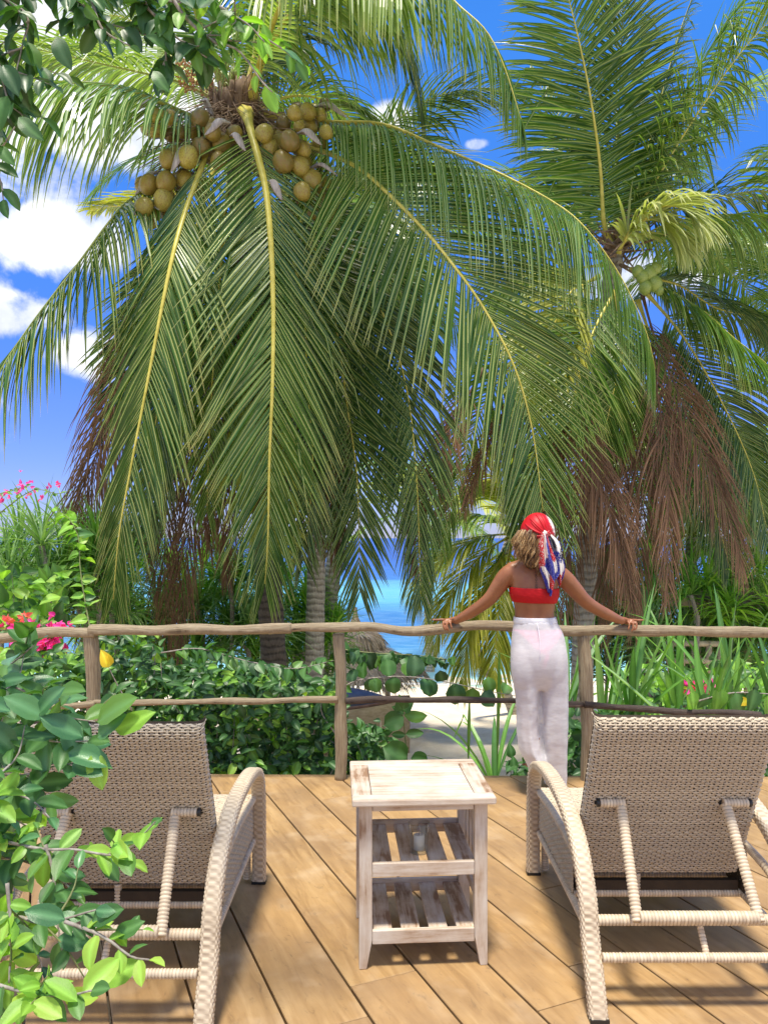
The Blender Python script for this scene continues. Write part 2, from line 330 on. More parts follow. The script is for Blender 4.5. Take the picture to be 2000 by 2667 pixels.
c = a.ramp(n, [(.3, (.70, .58, .41)), (.7, (.88, .77, .59))]); c = a.mix(a.ramp(n2, [(.6, (0, 0, 0)), (.75, (.6, .6, .6))]), c, (.36, .27, .18))
M['sand'] = a.fin(a.pbr(c, .95, a.mth('ADD', n, n2), .8, .03))
tag(mk('sand_beach', np.stack([X, Y, Z], -1), F, 'sand', smooth=True), 'pale sand of the beach sloping down to the sea', None, None, 'structure')
a = NT('sea_water'); sp = a.n('ShaderNodeSeparateXYZ', {0: a.n('ShaderNodeNewGeometry').outputs['Position']})
n = a.noise(a.coord('Object', (.25, .5, 1)), .22, 4)
yy = a.mth('ADD', sp.outputs[1], a.mth('MULTIPLY', a.mth('MULTIPLY', a.mth('SUBTRACT', n, .5), sp.outputs[1]), .35))
lg = a.mth('DIVIDE', a.mth('LOGARITHM', a.mth('MAXIMUM', yy, 1.), 10.), 3.)
c = a.ramp(lg, [(.45, (.46, .66, .56)), (.475, (.24, .54, .54)), (.505, (.055, .21, .38)), (.54, (.04, .15, .34)), (.575, (.10, .36, .50)), (.61, (.13, .42, .53)), (.65, (.03, .13, .38)), (.75, (.02, .07, .30))])
n = a.noise(a.coord('Object', (.5, 1.6, 1)), 1.6, 6, .6)
c = a.mix(a.ramp(n, [(.45, (0, 0, 0)), (.75, (.35, .35, .35))]), c, (.35, .55, .64))
M['sea'] = a.fin(a.pbr(c, .35, n, .5, .12, IOR=1.33, Specular_IOR_Level=.25))
V = [[-3000, 18, -3.02], [3000, 18, -3.02], [3000, 5000, -3.02], [-3000, 5000, -3.02]]
tag(mk('sea', V, [[0, 1, 2, 3]], 'sea'), 'turquoise and blue sea', None, None, 'structure')
# foam line
ac = Acc()
pf = np.array([[x, 23.3+.25*math.sin(x*.7)+.12*math.sin(x*2.3), -3.0] for x in np.linspace(-14, 18, 90)])
ac.tube(pf, .05, 6)
M['foam'] = plain('sea_foam', (.8, .8, .8), (.85, .85, .85), 20, .8)
tag(ac.mk('foam_line', 'foam', None, True), 'thin white foam line where the sea meets the sand', None, None, 'structure')
# ------------------------------------------------------------------ deck
th = math.atan2(-.92, .40); bd = np.array([math.cos(th), math.sin(th)]); bn = np.array([-bd[1], bd[0]])  # along, across
def clip(poly, n, c):
    out = []
    for i in range(len(poly)):
        p, q = poly[i], poly[(i+1) % len(poly)]; dp, dq = np.dot(p, n)-c, np.dot(q, n)-c
        if dp <= 0: out.append(p)
        if dp*dq < 0: out.append(p+(q-p)*dp/(dp-dq))
    return out
deck = thing('deck', (0, 3, 0), 'tan wooden deck of wide diagonal planks in front of the railing', 'deck')
o0 = np.array([-.513, 4.11])  # a known gap line
k = 0
for bi in range(-24, 26):
    ofs = bi*.248; gap = .0042
    s = -5.5+(bi*1.37) % 1.9
    while s < 8:
        ln = 1.9+((bi*7+int(s*3)) % 5)*.12
        a0 = o0+bn*(ofs+gap)+bd*(s+.002); b0 = o0+bn*(ofs+.248-gap)+bd*(s+.002)
        poly = [a0, a0+bd*(ln-.004), b0+bd*(ln-.004), b0]
        if poly[0][0]*0 == 0:
            for nrm, c in (((.015, 1), 4.865), ((0, -1), 1.2), ((1, 0), 3.6), ((-1, 0), 3.4)): poly = clip(poly, np.array(nrm, float), c) if len(poly) > 2 else []
        s += ln
        if len(poly) < 3: continue
        poly = np.array(poly)
        if len(poly) > 2:
            ctr = (a0+b0)/2+bd*ln/2; zt = random.uniform(-.0018, 0); n = len(poly)
            loc = np.stack([(poly-ctr)@bd, (poly-ctr)@bn], -1)
            V = np.vstack([np.c_[loc, np.full(n, zt)], np.c_[loc, np.full(n, -.032)]])
            F = [list(range(n)), list(range(2*n-1, n-1, -1))]+[[i, i+n, (i+1) % n+n, (i+1) % n] for i in range(n)]
            o = mk('plank', V, F, 'deck', None); o.parent = deck; o.location = (ctr[0]-0, ctr[1]-3, 0); o.rotation_euler = (0, 0, th)
            bevel(o, .0025, 1); k += 1
ac = Acc()
for yy_ in np.arange(-1.1, 4.8, .55): ac.box((-3.35, yy_, -.14), (3.55, yy_+.06, -.034))
for xx_ in (-3.2, -1.6, 0, 1.6, 3.3): ac.box((xx_, 4.6, -1.1), (xx_+.1, 4.7, -.142))
M['joist'] = plain('dark_joist_wood', (.05, .035, .02), (.09, .06, .04), 10, .9)
ac.mk('joist', 'joist', deck)
# ------------------------------------------------------------------ railing
rail = thing('railing', P(888, 2030, 4.78), 'rustic railing of crooked grey-brown logs along the deck edge', 'railing')
def log(name, pts, r0, r1, mat='log', seed=0, n=70, sides=14, bumpy=.12):
    rg = np.random.default_rng(seed); p = spline(pts, n); 
    ph = rg.uniform(0, 6.28, 8); t = np.linspace(0, 1, n); Ln = np.linalg.norm(np.diff(p, axis=0), axis=1).sum()
    w = sum(np.sin(t*Ln*f+ph[i])*(.0025) for i, f in enumerate((5, 9, 14))); w2 = sum(np.sin(t*Ln*f+ph[i+3])*(.0025) for i, f in enumerate((4, 8, 15)))
    p = p+np.stack([w*0 if abs(p[-1, 0]-p[0, 0]) > .5 else w, w2, w if abs(p[-1, 0]-p[0, 0]) > .5 else w*0], -1)
    r = r0+(r1-r0)*t+.0025*np.sin(t*Ln*11+ph[6]); tt = np.linspace(0, 2*np.pi, sides, endpoint=False)
    prof = 1+bumpy*.5*np.sin(tt[None]*2+ph[1]+t[:, None]*Ln*2)+bumpy*.35*np.sin(tt[None]*5+ph[2]+t[:, None]*Ln*3)+rg.normal(0, bumpy*.12, (n, sides))
    V, F, al, ar = tube(p, r, sides, prof=prof)
    return mk(name, V, F, mat, rail, True, {'along': al, 'around': ar})
yr = 4.74
log('top_rail', [P(-260, 1700, yr), P(60, 1655, yr), P(250, 1646, yr)], .033, .034, seed=1)
log('top_rail', [P(235, 1643, yr), P(430, 1640, yr), P(620, 1639, yr), P(760, 1637, yr)], .034, .029, seed=2)
log('top_rail', [P(700, 1642, yr), P(830, 1634, yr), P(960, 1633, yr), P(1050, 1642, yr), P(1160, 1636, yr), P(1250, 1628, yr), P(1350, 1636, yr)], .028, .031, seed=3)
log('top_rail', [P(1340, 1638, yr), P(1520, 1644, yr), P(1700, 1640, yr), P(1900, 1646, yr), P(2300, 1652, yr)], .030, .034, seed=4)
log('middle_rail', [P(-200, 1850, yr), P(140, 1842, yr), P(250, 1832, yr)], .019, .02, seed=5)
log('middle_rail', [P(235, 1828, yr), P(500, 1828, yr), P(700, 1826, yr), P(880, 1820, yr)], .016, .019, seed=6)
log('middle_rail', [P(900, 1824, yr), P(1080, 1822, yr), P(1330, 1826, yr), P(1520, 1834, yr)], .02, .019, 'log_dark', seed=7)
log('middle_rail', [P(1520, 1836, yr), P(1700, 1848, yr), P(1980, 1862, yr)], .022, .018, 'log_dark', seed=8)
log('post', [P(248, 2040, yr+.02), P(244, 1850, yr+.02), P(238, 1648, yr+.02)], .040, .042, seed=9, n=40)
log('post', [P(886, 2032, yr+.03), P(888, 1850, yr+.03), P(884, 1650, yr+.03)], .036, .034, seed=10, n=40)
log('post', [P(1532, 2050, yr+.03), P(1528, 1850, yr+.03), P(1522, 1652, yr+.03)], .045, .043, seed=11, n=40)
log('post', [P(2180, 2050, yr+.03), P(2180, 1850, yr+.03), P(2176, 1652, yr+.03)], .042, .04, seed=12, n=40)
# ------------------------------------------------------------------ side table
tz = R(3.6); TC = np.array([.126, 2.885, 0])
tbl = thing('side_table', TC, 'whitewashed wooden side table with two slatted shelves, between the loungers', 'side table')
tbl.rotation_euler = (0, 0, tz)
def tb(name, lo, hi, mat, parent=tbl, bev=.003):
    V, F = boxvf(lo, hi); o = mk(name, V, F, mat, None); o.parent = parent; o.location = (0, 0, 0); return bevel(o, bev)
H = .6; hx, hy = .25, .235; fr = .058
top = tb('tabletop_frame', (-hx, -hy, H-.026), (hx, -hy+fr, H), 'white_x', bev=.006)
tb('tabletop_frame', (-hx, hy-fr, H-.026), (hx, hy, H), 'white_x', bev=.006)
tb('tabletop_frame', (-hx, -hy+fr+.001, H-.026), (-hx+.068, hy-fr-.001, H-.0004), 'white_y', bev=.003)
tb('tabletop_frame', (hx-.068, -hy+fr+.001, H-.026), (hx, hy-fr-.001, H-.0004), 'white_y', bev=.003)
yw = (2*(hy-fr)-.004)/6
for q in range(6):
    y0 = -hy+fr+.002+q*yw; tb('tabletop_slat', (-hx+.070, y0+.0006, H-.02), (hx-.070, y0+yw-.0006, H-.0012), 'white_x', bev=.0015)
lx, ly = .225, .20
def leg(sx, sy):
    w = .045; x0, x1 = (sx*lx, sx*(lx-w)); V = []
    for (z, k_) in ((H-.027, 1), (.10, 1), (0, .58)):
        for (a_, b_) in ((0, 0), (1, 0), (1, 1), (0, 1)):
            V.append((sx*(lx-w*k_*a_), sy*(ly-.038*b_), z))
    F = [[0, 1, 2, 3], [11, 10, 9, 8]]+[[b, b+4, (b-r*4+1) % 4+r*4+4, (b-r*4+1) % 4+r*4] for r in range(2) for b in range(r*4, r*4+4)]
    o = mk('leg', V, F, 'white_z', None); o.parent = tbl; o.location = (0, 0, 0); return bevel(o, .002)
for sx in (-1, 1):
    for sy in (-1, 1): leg(sx, sy)
tb('apron', (-lx+.046, -ly+.008, H-.056), (lx-.046, -ly+.026, H-.028), 'white_x')
tb('apron', (-lx+.046, ly-.026, H-.056), (lx-.046, ly-.008, H-.028), 'white_x')
for sx in (-1, 1):
    tb('side_rail', (sx*(lx-.02)-.009, -ly+.039, H-.075), (sx*(lx-.02)+.009, ly-.039, H-.028), 'white_y')
    tb('side_rail', (sx*(lx-.02)-.009, -ly+.039, .19), (sx*(lx-.02)+.009, ly-.039, .225), 'white_y')
    for q in range(4):
        y0 = -.105+q*.07; tb('side_slat', (sx*(lx-.02)-.006, y0-.011, .248), (sx*(lx-.02)+.006, y0+.011, H-.076), 'white_z', bev=.002)
for z in (.366, .132):
    tb('shelf_rail', (-lx+.046, -ly+.001, z-.048), (lx-.046, -ly+.019, z), 'white_x')
    tb('shelf_rail', (-lx+.046, ly-.022, z-.04), (lx-.046, ly-.006, z+.012), 'white_x')
    for sx in (-1, 1): tb('shelf_bearer', (sx*(lx-.055)-.008, -ly+.02, z-.045), (sx*(lx-.055)+.008, ly-.023, z-.020), 'white_y')
    for q in range(4):
        x0 = -.142+q*.098; tb('shelf_slat', (x0-.033, -ly+.021, z-.018), (x0+.033, ly-.024, z-.003), 'white_y', bev=.002)
gl = P(1091, 2217, 2.78); gl[2] = .3635
cg = thing('candle_glass', gl, 'clear glass tumbler with a short white candle on the upper table shelf', 'candle glass')
def lathe(prof, n=32, c=(0, 0, 0)):
    pr = np.asarray(prof, float); t = np.linspace(0, 2*np.pi, n, endpoint=False)
    V = np.stack([pr[:, 0, None]*np.cos(t), pr[:, 0, None]*np.sin(t), np.repeat(pr[:, 1, None], n, 1)], -1).reshape(-1, 3)+np.asarray(c)
    m = len(pr); i = np.arange(m-1)[:, None]*n; j = np.arange(n)[None]; k = (j+1) % n
    return V, np.stack([i+j, i+k, i+k+n, i+j+n], -1).reshape(-1, 4)
V, F = lathe([(0.0001, .0005), (.031, .0005), (.033, .003), (.039, .108), (.0375, .109), (.036, .108), (.0305, .012), (.0001, .011)], 40, gl); mk('glass', V, F, 'glass', cg, True)
V, F = lathe([(0, .0118), (.019, .0118), (.0195, .062), (.017, .064), (0, .062)], 24, gl); cd = mk('candle', V, F, 'wax', cg, True)
V, F, _, _ = tube([gl+(0, 0, .062), gl+(.001, 0, .072)], .0009, 5); mk('wick', V, F, 'black', cd)
# ------------------------------------------------------------------ rattan loungers
LY = 2.39; LXC = 1.005
lg_ = thing('recliner', (LXC, LY, 0), 'woven rattan recliner at the right, its backrest up before the log post', 'recliner', 'rattan recliners facing the sea')
def Q(x, y, z): return np.array([LXC+x, LY+y, z])
def wrapped(name, pts, r, parent=lg_, pitch=.0105, flat=1., n=None, sides=8, mat='rattan_l', up=(0, 0, 1)):
    p = np.asarray(pts, float); Ln = np.linalg.norm(np.diff(p, axis=0), axis=1).sum(); m = max(2, int(Ln/pitch))
    p = spline(p, m*4+1); ph = np.arange(m*4+1) % 4; rr = np.where(ph == 0, .86, np.where(ph == 2, 1.04, 1.0))*r
    V, F, _, _ = tube(p, rr, sides, flat=flat, up=up)
    tone = np.repeat(rng.uniform(.35, 1, m+1), 4)[:m*4+1]; tone = np.where(ph == 0, .0, tone); tone = np.append(np.repeat(tone, sides), [0, 0])
    return mk(name, V, F, mat, parent, True, {'tone': tone})
def weave(name, fn, U0, U1, V0, V1, cp, rp, parent, mat='rattan', amp=.003, warp=True):
    """weft ribbons running along u over/under warps; fn(u,v)->pos, normal"""
    nr = int((V1-V0)/rp); nc = int(round((U1-U0)/cp)); cp = (U1-U0)/nc; us = np.linspace(U0, U1, nc*4+1)
    Vs = []; Fs = []; tn = []; n = 0
    for r in range(nr):
        v = V0+(r+.5)*rp; x_ = ((us-U0)/(2*cp)+.5*(r % 2)+rng.normal(0, .02)) % 1; x_ = np.minimum(x_, 1-x_); h = amp*(.75-2.1*np.exp(-(x_/.16)**2))+.0006*rng.normal(size=len(us))
        jit = .0008*rng.normal(size=len(us)); rows = []
        for dv, dh in ((-rp*.31, -.0028), (0, .0016), (rp*.31, -.0028)):
            p, nn = fn(us, v+dv+jit); rows.append(p+nn*(h+dh)[:, None])
        m = len(us); Vs.append(np.concatenate(rows)); i = np.arange(m-1)
        for q in (0, 1): Fs.append(np.stack([i+q*m, i+1+q*m, i+1+(q+1)*m, i+(q+1)*m], -1)+n)
        tt = np.clip(rng.uniform(.45, 1)+rng.normal(0, .13, m), 0, 1); tn.append(np.tile(tt, 3)); n += 3*m
    if warp:
        vs = np.linspace(V0, V1, 24)
        for c_ in range(nc+1):
            for du in (-.0021, .0021):
                u = U0+c_*cp+du; rows = []
                for e, dh in ((-.0016, -.0016), (0, .0004), (.0016, -.0016)):
                    p, nn = fn(np.full(len(vs), u+e), vs); rows.append(p+nn*dh)
                m = len(vs); Vs.append(np.concatenate(rows)); i = np.arange(m-1)
                for q in (0, 1): Fs.append(np.stack([i+q*m, i+1+q*m, i+1+(q+1)*m, i+(q+1)*m], -1)+n)
                tn.append(np.full(3*m, .95)); n += 3*m
    o = mk(name, np.concatenate(Vs), Fs, mat, parent, True, {'tone': np.concatenate(tn)}); o['kind'] = 'stuff'; return o
B0 = np.array([0, .47, .275]); B1 = np.array([0, .17, .893]); bv = unit(B1-B0); BL = np.linalg.norm(B1-B0); bnrm = np.array([0, bv[2]*-1, bv[1]])  # towards the camera/down
PW = .303; rr_ = .026
def backfn(u, v):
    u = np.broadcast_to(u, np.broadcast(u, v).shape).astype(float); v = np.broadcast_to(v, u.shape).astype(float)
    au = np.clip((np.abs(u)-(PW-rr_))/rr_, 0, 2.0); av = np.clip((v-(BL-rr_))/rr_, 0, 2.2)
    xa = np.sign(u)*(np.minimum(np.abs(u), PW-rr_)+rr_*np.sin(au)); xb = np.minimum(v, BL-rr_)+rr_*np.sin(av)
    bow = .012*(1-(u/PW)**2)
    cc = rr_*np.cos(au)+rr_*np.cos(av)-rr_
    p = Q(0, 0, 0)+B0+xa[:, None]*np.array([1, 0, 0])+xb[:, None]*bv+(cc-bow*0)[:, None]*bnrm
    nn = unit((np.sign(u)*np.sin(au))[:, None]*np.array([1, 0, 0])+np.sin(av)[:, None]*bv+(np.cos(au)*np.cos(av))[:, None]*bnrm+1e-6)
    return p, nn
# solid core of the backrest (rounded)
g = []
us = np.linspace(-PW-.02, PW+.02, 24); vs = np.linspace(0, BL+.02, 24)
for v in vs: g.append(backfn(us, v)[0]-backfn(us, v)[1]*.006)
g = np.array(g); m_ = 24; i = np.arange(23)[:, None]*24; j = np.arange(23)[None]
br = mk('backrest', np.vstack([g.reshape(-1, 3), (g-bnrm*.02*0-bnrm*.03).reshape(-1, 3)]), [np.stack([i+j, i+j+1, i+j+25, i+j+24], -1).reshape(-1, 4), np.stack([i+j, i+j+24, i+j+25, i+j+1], -1).reshape(-1, 4)+576], 'rattan_bk', lg_, True)
weave('back_weave', backfn, -PW-.018, PW+.018, .002, BL+.062, .0165, .0104, br)
def sub_up(o, par): o.parent = par; return o
def bandarm(sx):
    cl = np.array([(0, 0), (.035, .087), (.095, .21), (.135, .33), (.24, .45), (.42, .525), (.62, .548), (.82, .54), (.96, .50), (1.02, .43), (1.04, .33), (1.045, .2), (1.045, .005)])
    pts = np.array([Q(sx*.34, y, z) for y, z in cl]); Ln = 2.15; n = 440; p = spline(pts, n); T, Sd, U = frames(p, (0, -1, 0))
    # cross-section: superellipse, displaced as a basket weave of lengthwise strips under crosswise bands
    K = 36; t = np.linspace(0, 2*np.pi, K, endpoint=False); hw, ht = .0285, .019
    cx = np.sign(np.cos(t))*np.abs(np.cos(t))**.45*hw; cy = np.sign(np.sin(t))*np.abs(np.sin(t))**.55*ht
    s = np.linspace(0, Ln, n); vg = np.floor(t/(2*np.pi)*16).astype(int)
    ph = (s/.0145); band = np.floor(ph).astype(int); f = ph-band
    chk = ((band[:, None]+vg[None]) % 2)*2-1; d = .0021*chk*np.sin(np.pi*f)[:, None]
    k = 1+d/.024
    V = p[:, None]+Sd[:, None]*(cx[None]*k)[..., None]+U[:, None]*(cy[None]*k)[..., None]
    i = np.arange(n-1)[:, None]*K; j = np.arange(K)[None]; kk = (j+1) % K
    F = np.stack([i+j, i+kk, i+kk+K, i+j+K], -1).reshape(-1, 4)
    rt = rng.uniform(0, 1, (band.max()+1, 18)); tone = np.clip(.35+.35*chk+.35*(rt[band][:, vg]-.5), 0, 1)
    o = mk('armrest', V.reshape(-1, 3), F, 'rattan_l', lg_, True, {'tone': tone.ravel()})
    for y, nm in ((0, 0), (1.045, 0)):
        V, F = boxvf(Q(sx*.34-.030, y-.02, 0), Q(sx*.34+.030, y+.02, .011)); mk('foot_cap', V, F, 'black', o)
    return o
for sx in (-1, 1):
    bandarm(sx)
    # side skirt of the seat
    def sf(u, v, sx=sx):
        u = np.asarray(u, float); v = np.broadcast_to(v, u.shape)
        return np.stack([np.full(u.shape, LXC+sx*(.318+.0)), LY+u, v+.02*np.sin((u-.4)*3)], -1), np.tile([sx, 0, 0], (len(u), 1)).astype(float)
    sk = mk('side_panel', [Q(sx*.312, .42, .185), Q(sx*.312, 1.02, .20), Q(sx*.312, 1.02, .375), Q(sx*.312, .42, .36)], [[0, 1, 2, 3]], 'rattan_bk', lg_)
    weave('side_weave', sf, .42, 1.03, .19, .36, .02, .0095, sk)
    wrapped('seat_edge', [Q(sx*.318, .16, .30), Q(sx*.318, .30, .36), Q(sx*.318, .7, .385), Q(sx*.318, 1.03, .37)], .015)
    wrapped('lower_rail', [Q(sx*.318, .12, .175), Q(sx*.318, .45, .185), Q(sx*.318, 1.02, .19)], .014)
    wrapped('inner_leg', [Q(sx*.285, 1.06, .30), Q(sx*.285, 1.06, .01)], .017)
def seatfn(u, v):
    u = np.asarray(u, float); v = np.broadcast_to(v, u.shape).astype(float); e = np.clip((v-1.06)/.03, 0, 1.8)
    return np.stack([LXC+u, LY+np.minimum(v, 1.06)+.03*np.sin(e), .345+.03*np.cos(e)-.01*np.sin((np.minimum(v,1.06)-.45)*5)], -1), unit(np.stack([0*u, np.sin(e), np.cos(e)], -1))
st_ = mk('seat', [Q(-.30, .44, .355), Q(.30, .44, .355), Q(.30, 1.07, .345), Q(-.30, 1.07, .345)], [[0, 1, 2, 3]], 'rattan_bk', lg_)
weave('seat_weave', seatfn, -.305, .305, .44, 1.11, .0175, .0095, st_)
mk('seat_frame', *boxvf(Q(-.30, .45, .20), Q(.30, .475, .235)), 'rattan_bk', lg_)
wrapped('crossbar', [Q(-.312, .115, .255), Q(.312, .115, .255)], .018, pitch=.0115)
wrapped('crossbar', [Q(-.312, .055, .165), Q(.312, .055, .165)], .0155)
wrapped('crossbar', [Q(-.312, .46, .185), Q(.312, .46, .185)], .015)
wrapped('crossbar', [Q(-.30, .56, .21), Q(.30, .56, .21)], .015)
wrapped('strut', [Q(.02, .115, .245), Q(.02, .056, .17)], .011)
wrapped('strut', [Q(-.07, .46, .26), Q(-.07, .46, .19)], .014)
wrapped('support_bar', [Q(-.19, .07, .285), Q(.19, .07, .285)], .021, pitch=.0115)
for sx in (-1, 1):
    piv = Q(sx*.182, .285, .575)
    pf_ = wrapped('support_arm', [Q(sx*.195, .07, .27), piv], .018, up=(1, 0, 0), pitch=.0115)
    wrapped('pivot', [piv+(-.012*sx, -.004, .004), piv+(sx*.075, -.004, .004)], .0155, pf_)
    V, F, _, _ = tube([piv+(sx*.076, -.004, .004), piv+(sx*.086, -.004, .004)], .0135, 12); mk('cap', V, F, 'black', pf_, True)
    V, F = boxvf(piv+(sx*.035-.055, .006, -.005), piv+(sx*.035+.055, .03, .03)); mk('hinge_slot', V, F, 'black', pf_)
def copy_tree(o, parent=None):
    c_ = o.copy(); C.objects.link(c_); c_.parent = parent
    for ch in [x for x in D.objects if x.parent == o]: copy_tree(ch, c_)
    return c_
l2 = copy_tree(lg_); l2.location = (-.882, 2.30, 0); l2['label'] = 'woven rattan recliner at the left, half behind the leafy shrub branches'
exec_marker = 1
# ------------------------------------------------------------------ palms
def leaflets(base, dr, nrm, ln, wd, grav, K=5, tone=None, fold=.25, kink=.08):
    n = len(base); p = base.copy(); d = unit(dr); nrm = unit(nrm-d*np.sum(nrm*d, -1, keepdims=True)); V = np.zeros((n, K+1, 3, 3)); kk = rng.integers(2, K+1, n); kz = rng.random(n) < kink
    for k in range(K+1):
        t = k/K; s = unit(np.cross(d, nrm)); w = (wd*(.45+.55*min(1, t/.25))*(1-max(0, (t-.45)/.55)**1.6) if t < 1 else wd*.02)[:, None] if True else 0
        V[:, k, 0] = p-s*w*.5+nrm*w*fold; V[:, k, 1] = p; V[:, k, 2] = p+s*w*.5+nrm*w*fold
        g = grav*(.35+1.1*t)
        d2 = d+np.stack([np.zeros(n), np.zeros(n), -g], -1); d2[kz & (kk == k)] += np.array([0, 0, -1.6]); d2 = unit(d2)
        ax = d2-d; nrm = unit(nrm-d2*np.sum(nrm*d2, -1, keepdims=True)); d = d2; p = p+d*(ln/K)[:, None]
    b = (np.arange(n)*(K+1)*3)[:, None, None]; k = np.arange(K)[None, :, None]*3; q = np.arange(2)[None, None]
    F = np.stack([b+k+q, b+k+q+1, b+k+q+4, b+k+q+3], -1).reshape(-1, 4)
    al = np.broadcast_to(np.linspace(0, 1, K+1)[None, :, None], (n, K+1, 3)).ravel(); tn = np.broadcast_to((rng.random(n) if tone is None else tone)[:, None, None], (n, K+1, 3)).ravel()
    return V.reshape(-1, 3), F, al, tn
def frond(root, pts, L, mat='fr_green', rm='rachis', n=95, ang=(62, 22), grav=.12, r=.03, w=.036, up=None, label=None, vee=.15, start=.12, K=5, lp=(.55, 1.0, .35), miss=.0, kink=.08, jit=.06, sides=(1, 1), tone0=0, tone1=1):
    p = spline(pts, 48); mid = p[24]; c = wl(root) if up is None else None
    T = unit(np.gradient(p, axis=0))
    if up is None:
        o = mid-WLC[root.name]; o[2] = 0; o = unit(o); U = np.array([0, 0, 1.])[None]*(1.05-np.abs(T[:, 2:3]))+o[None]*np.abs(T[:, 2:3])
    else: U = np.tile(np.asarray(up, float), (48, 1))
    U = unit(U-T*np.sum(U*T, -1, keepdims=True)); Sd = np.cross(T, U)
    s = np.linspace(0, 1, 48); rad = r*(1-.90*s**.5); rad[:4] *= np.linspace(1.5, 1.05, 4)
    V, F, al, ar = tube(p, rad, 6, up=U[0], flat=.7)
    fo = mk('frond', V, F, rm, root, True); 
    if label: fo['label'] = label
    # leaflets
    tt = np.linspace(start, .995, n); tt = np.repeat(tt, 2)+rng.normal(0, .0022, 2*n); sgn = np.tile([1., -1.], n)
    keep = (rng.random(2*n) > miss) & (rng.random(2*n) < np.where(sgn > 0, sides[0], sides[1])); tt = np.clip(tt[keep], 0, 1); sgn = sgn[keep]; f = tt*47; i0 = np.minimum(f.astype(int), 46); u = (f-i0)[:, None]
    ip = lambda A: A[i0]*(1-u)+A[i0+1]*u
    b = ip(p); t_ = unit(ip(T)); u_ = unit(ip(U)); s_ = unit(ip(Sd)); q = (tt-start)/(1-start); m = len(tt)
    a_ = np.radians(ang[0]+(ang[1]-ang[0])*q+rng.normal(0, jit*45, m)+sum(w_*np.sin(q*f_+rng.uniform(0, 6.28)+sgn*rng.uniform(0, 3)) for f_, w_ in ((9, 2.5), (23, 2.8), (47, 2.5)))); ve = vee+rng.normal(0, jit*1.6, m)
    dr = t_*np.cos(a_)[:, None]+s_*(sgn*np.sin(a_)*np.cos(ve))[:, None]+u_*(np.sin(a_)*np.sin(ve))[:, None]
    pr = np.where(q < .3, lp[0]+(lp[1]-lp[0])*np.sin(q/.3*np.pi/2), lp[1]+(lp[2]-lp[1])*((q-.3)/.7)**1.7)
    ln = L*pr*rng.uniform(.88, 1.08, m)*np.where(rng.random(m) < .05, .6, 1); wv = w*(.65+.35*np.sin(np.pi*np.clip(q+.15, 0, 1)))*rng.uniform(.85, 1.15, m)
    tn = np.clip(tone0+(tone1-tone0)*(.5+.35*np.sin(q*9+rng.uniform(0, 6))*.6+rng.normal(0, .22, m)), 0, 1)
    V, F, al, tn = leaflets(b+s_*(sgn*.3*r*(1-q))[:, None], dr, u_, ln, wv, grav*rng.uniform(.75, 1.3, m), K, tn, kink=kink)
    lf = mk('leaflets', V, F, mat, fo, False, {'along': al, 'tone': tn, 'mid': np.tile([0., 1., 0.], len(V)//3)}, origin=wl(fo)); lf['kind'] = 'stuff'
    return fo
WLC = {}
def palm(name, base, crown, label, group=None, r0=.16, r1=.11, mat='trunk_grey', bend=(0, 0, 0)):
    base = np.array([base[0], base[1], float(ground_z(base[0], base[1]))]); t = thing(name, base, label, 'palm tree', group); WLC[t.name] = np.asarray(crown, float)
    b = np.asarray(base, float); c = np.asarray(crown, float); m = (b+c)/2+np.asarray(bend)
    p = spline([b+(0, 0, -.3), b+(b-b)+(m-b)*.25*1.0, m, c], 90); s = np.linspace(0, 1, 90)
    r = r0+(r1-r0)*s; r[:8] *= np.linspace(1.6, 1.05, 8); r = r*(1+.035*((np.arange(90) % 3) == 0))
    V, F, al, ar = tube(p, r, 18, prof=1+rng.normal(0, .012, (90, 18)))
    mk('trunk', V, F, mat, t, True); return t
def PP(lst, ds):
    ds = np.interp(np.linspace(0, 1, len(lst)), np.linspace(0, 1, len(ds)), ds); return [P(x, y, d) for (x, y), d in zip(lst, ds)]
def nutmesh():
    V, F = lathe([(0, -1), (.35, -.93), (.7, -.68), (.93, -.3), (1, .05), (.93, .42), (.72, .74), (.42, .95), (.2, 1.06), (0, 1.1)], 14)
    V = V.copy(); thx = np.arctan2(V[:, 1], V[:, 0]); V[:, :2] *= (1+.05*np.cos(3*thx))[:, None]; return V, F
_nut = {}
def nut(root, pos, r, mat, axis=(0, 0, -1)):
    key = mat
    if key not in _nut:
        V, F = nutmesh(); me = D.meshes.new('coconut'); me.from_pydata(V.tolist(), [], F.tolist()); me.polygons.foreach_set('use_smooth', [True]*len(F)); me.materials.append(M[mat]); _nut[key] = me
    o = D.objects.new('coconut', _nut[key]); C.objects.link(o); o.parent = root; o.location = pos-wl(root); o.scale = (r, r, r*1.12)
    q = Vector(axis).to_track_quat('-Z', 'Y'); o.rotation_euler = (q.to_matrix().to_4x4() @ Matrix.Rotation(random.random()*6, 4, 'Z')).to_euler(); return o
def spathe(root, p0, p1, w, up):
    p = spline([p0, (p0+p1)/2+np.asarray(up)*.08, p1], 12); T, Sd, U = frames(p, up); V = []
    for i in range(12):
        s = i/11; ww = w*math.sin(math.pi*min(1, s*.9+.06))**.8
        for a_ in np.linspace(-1, 1, 7): V.append(p[i]+Sd[i]*ww*math.sin(a_*1.3)+U[i]*(ww*.9*(math.cos(a_*1.3)-1)))
    F = [[i*7+j, i*7+j+1, i*7+j+8, i*7+j+7] for i in range(11) for j in range(6)]
    o = mk('spathe', V, F, 'spathe', root, True); m = o.modifiers.new('thickness', 'SOLIDIFY'); m.thickness = .008; return o
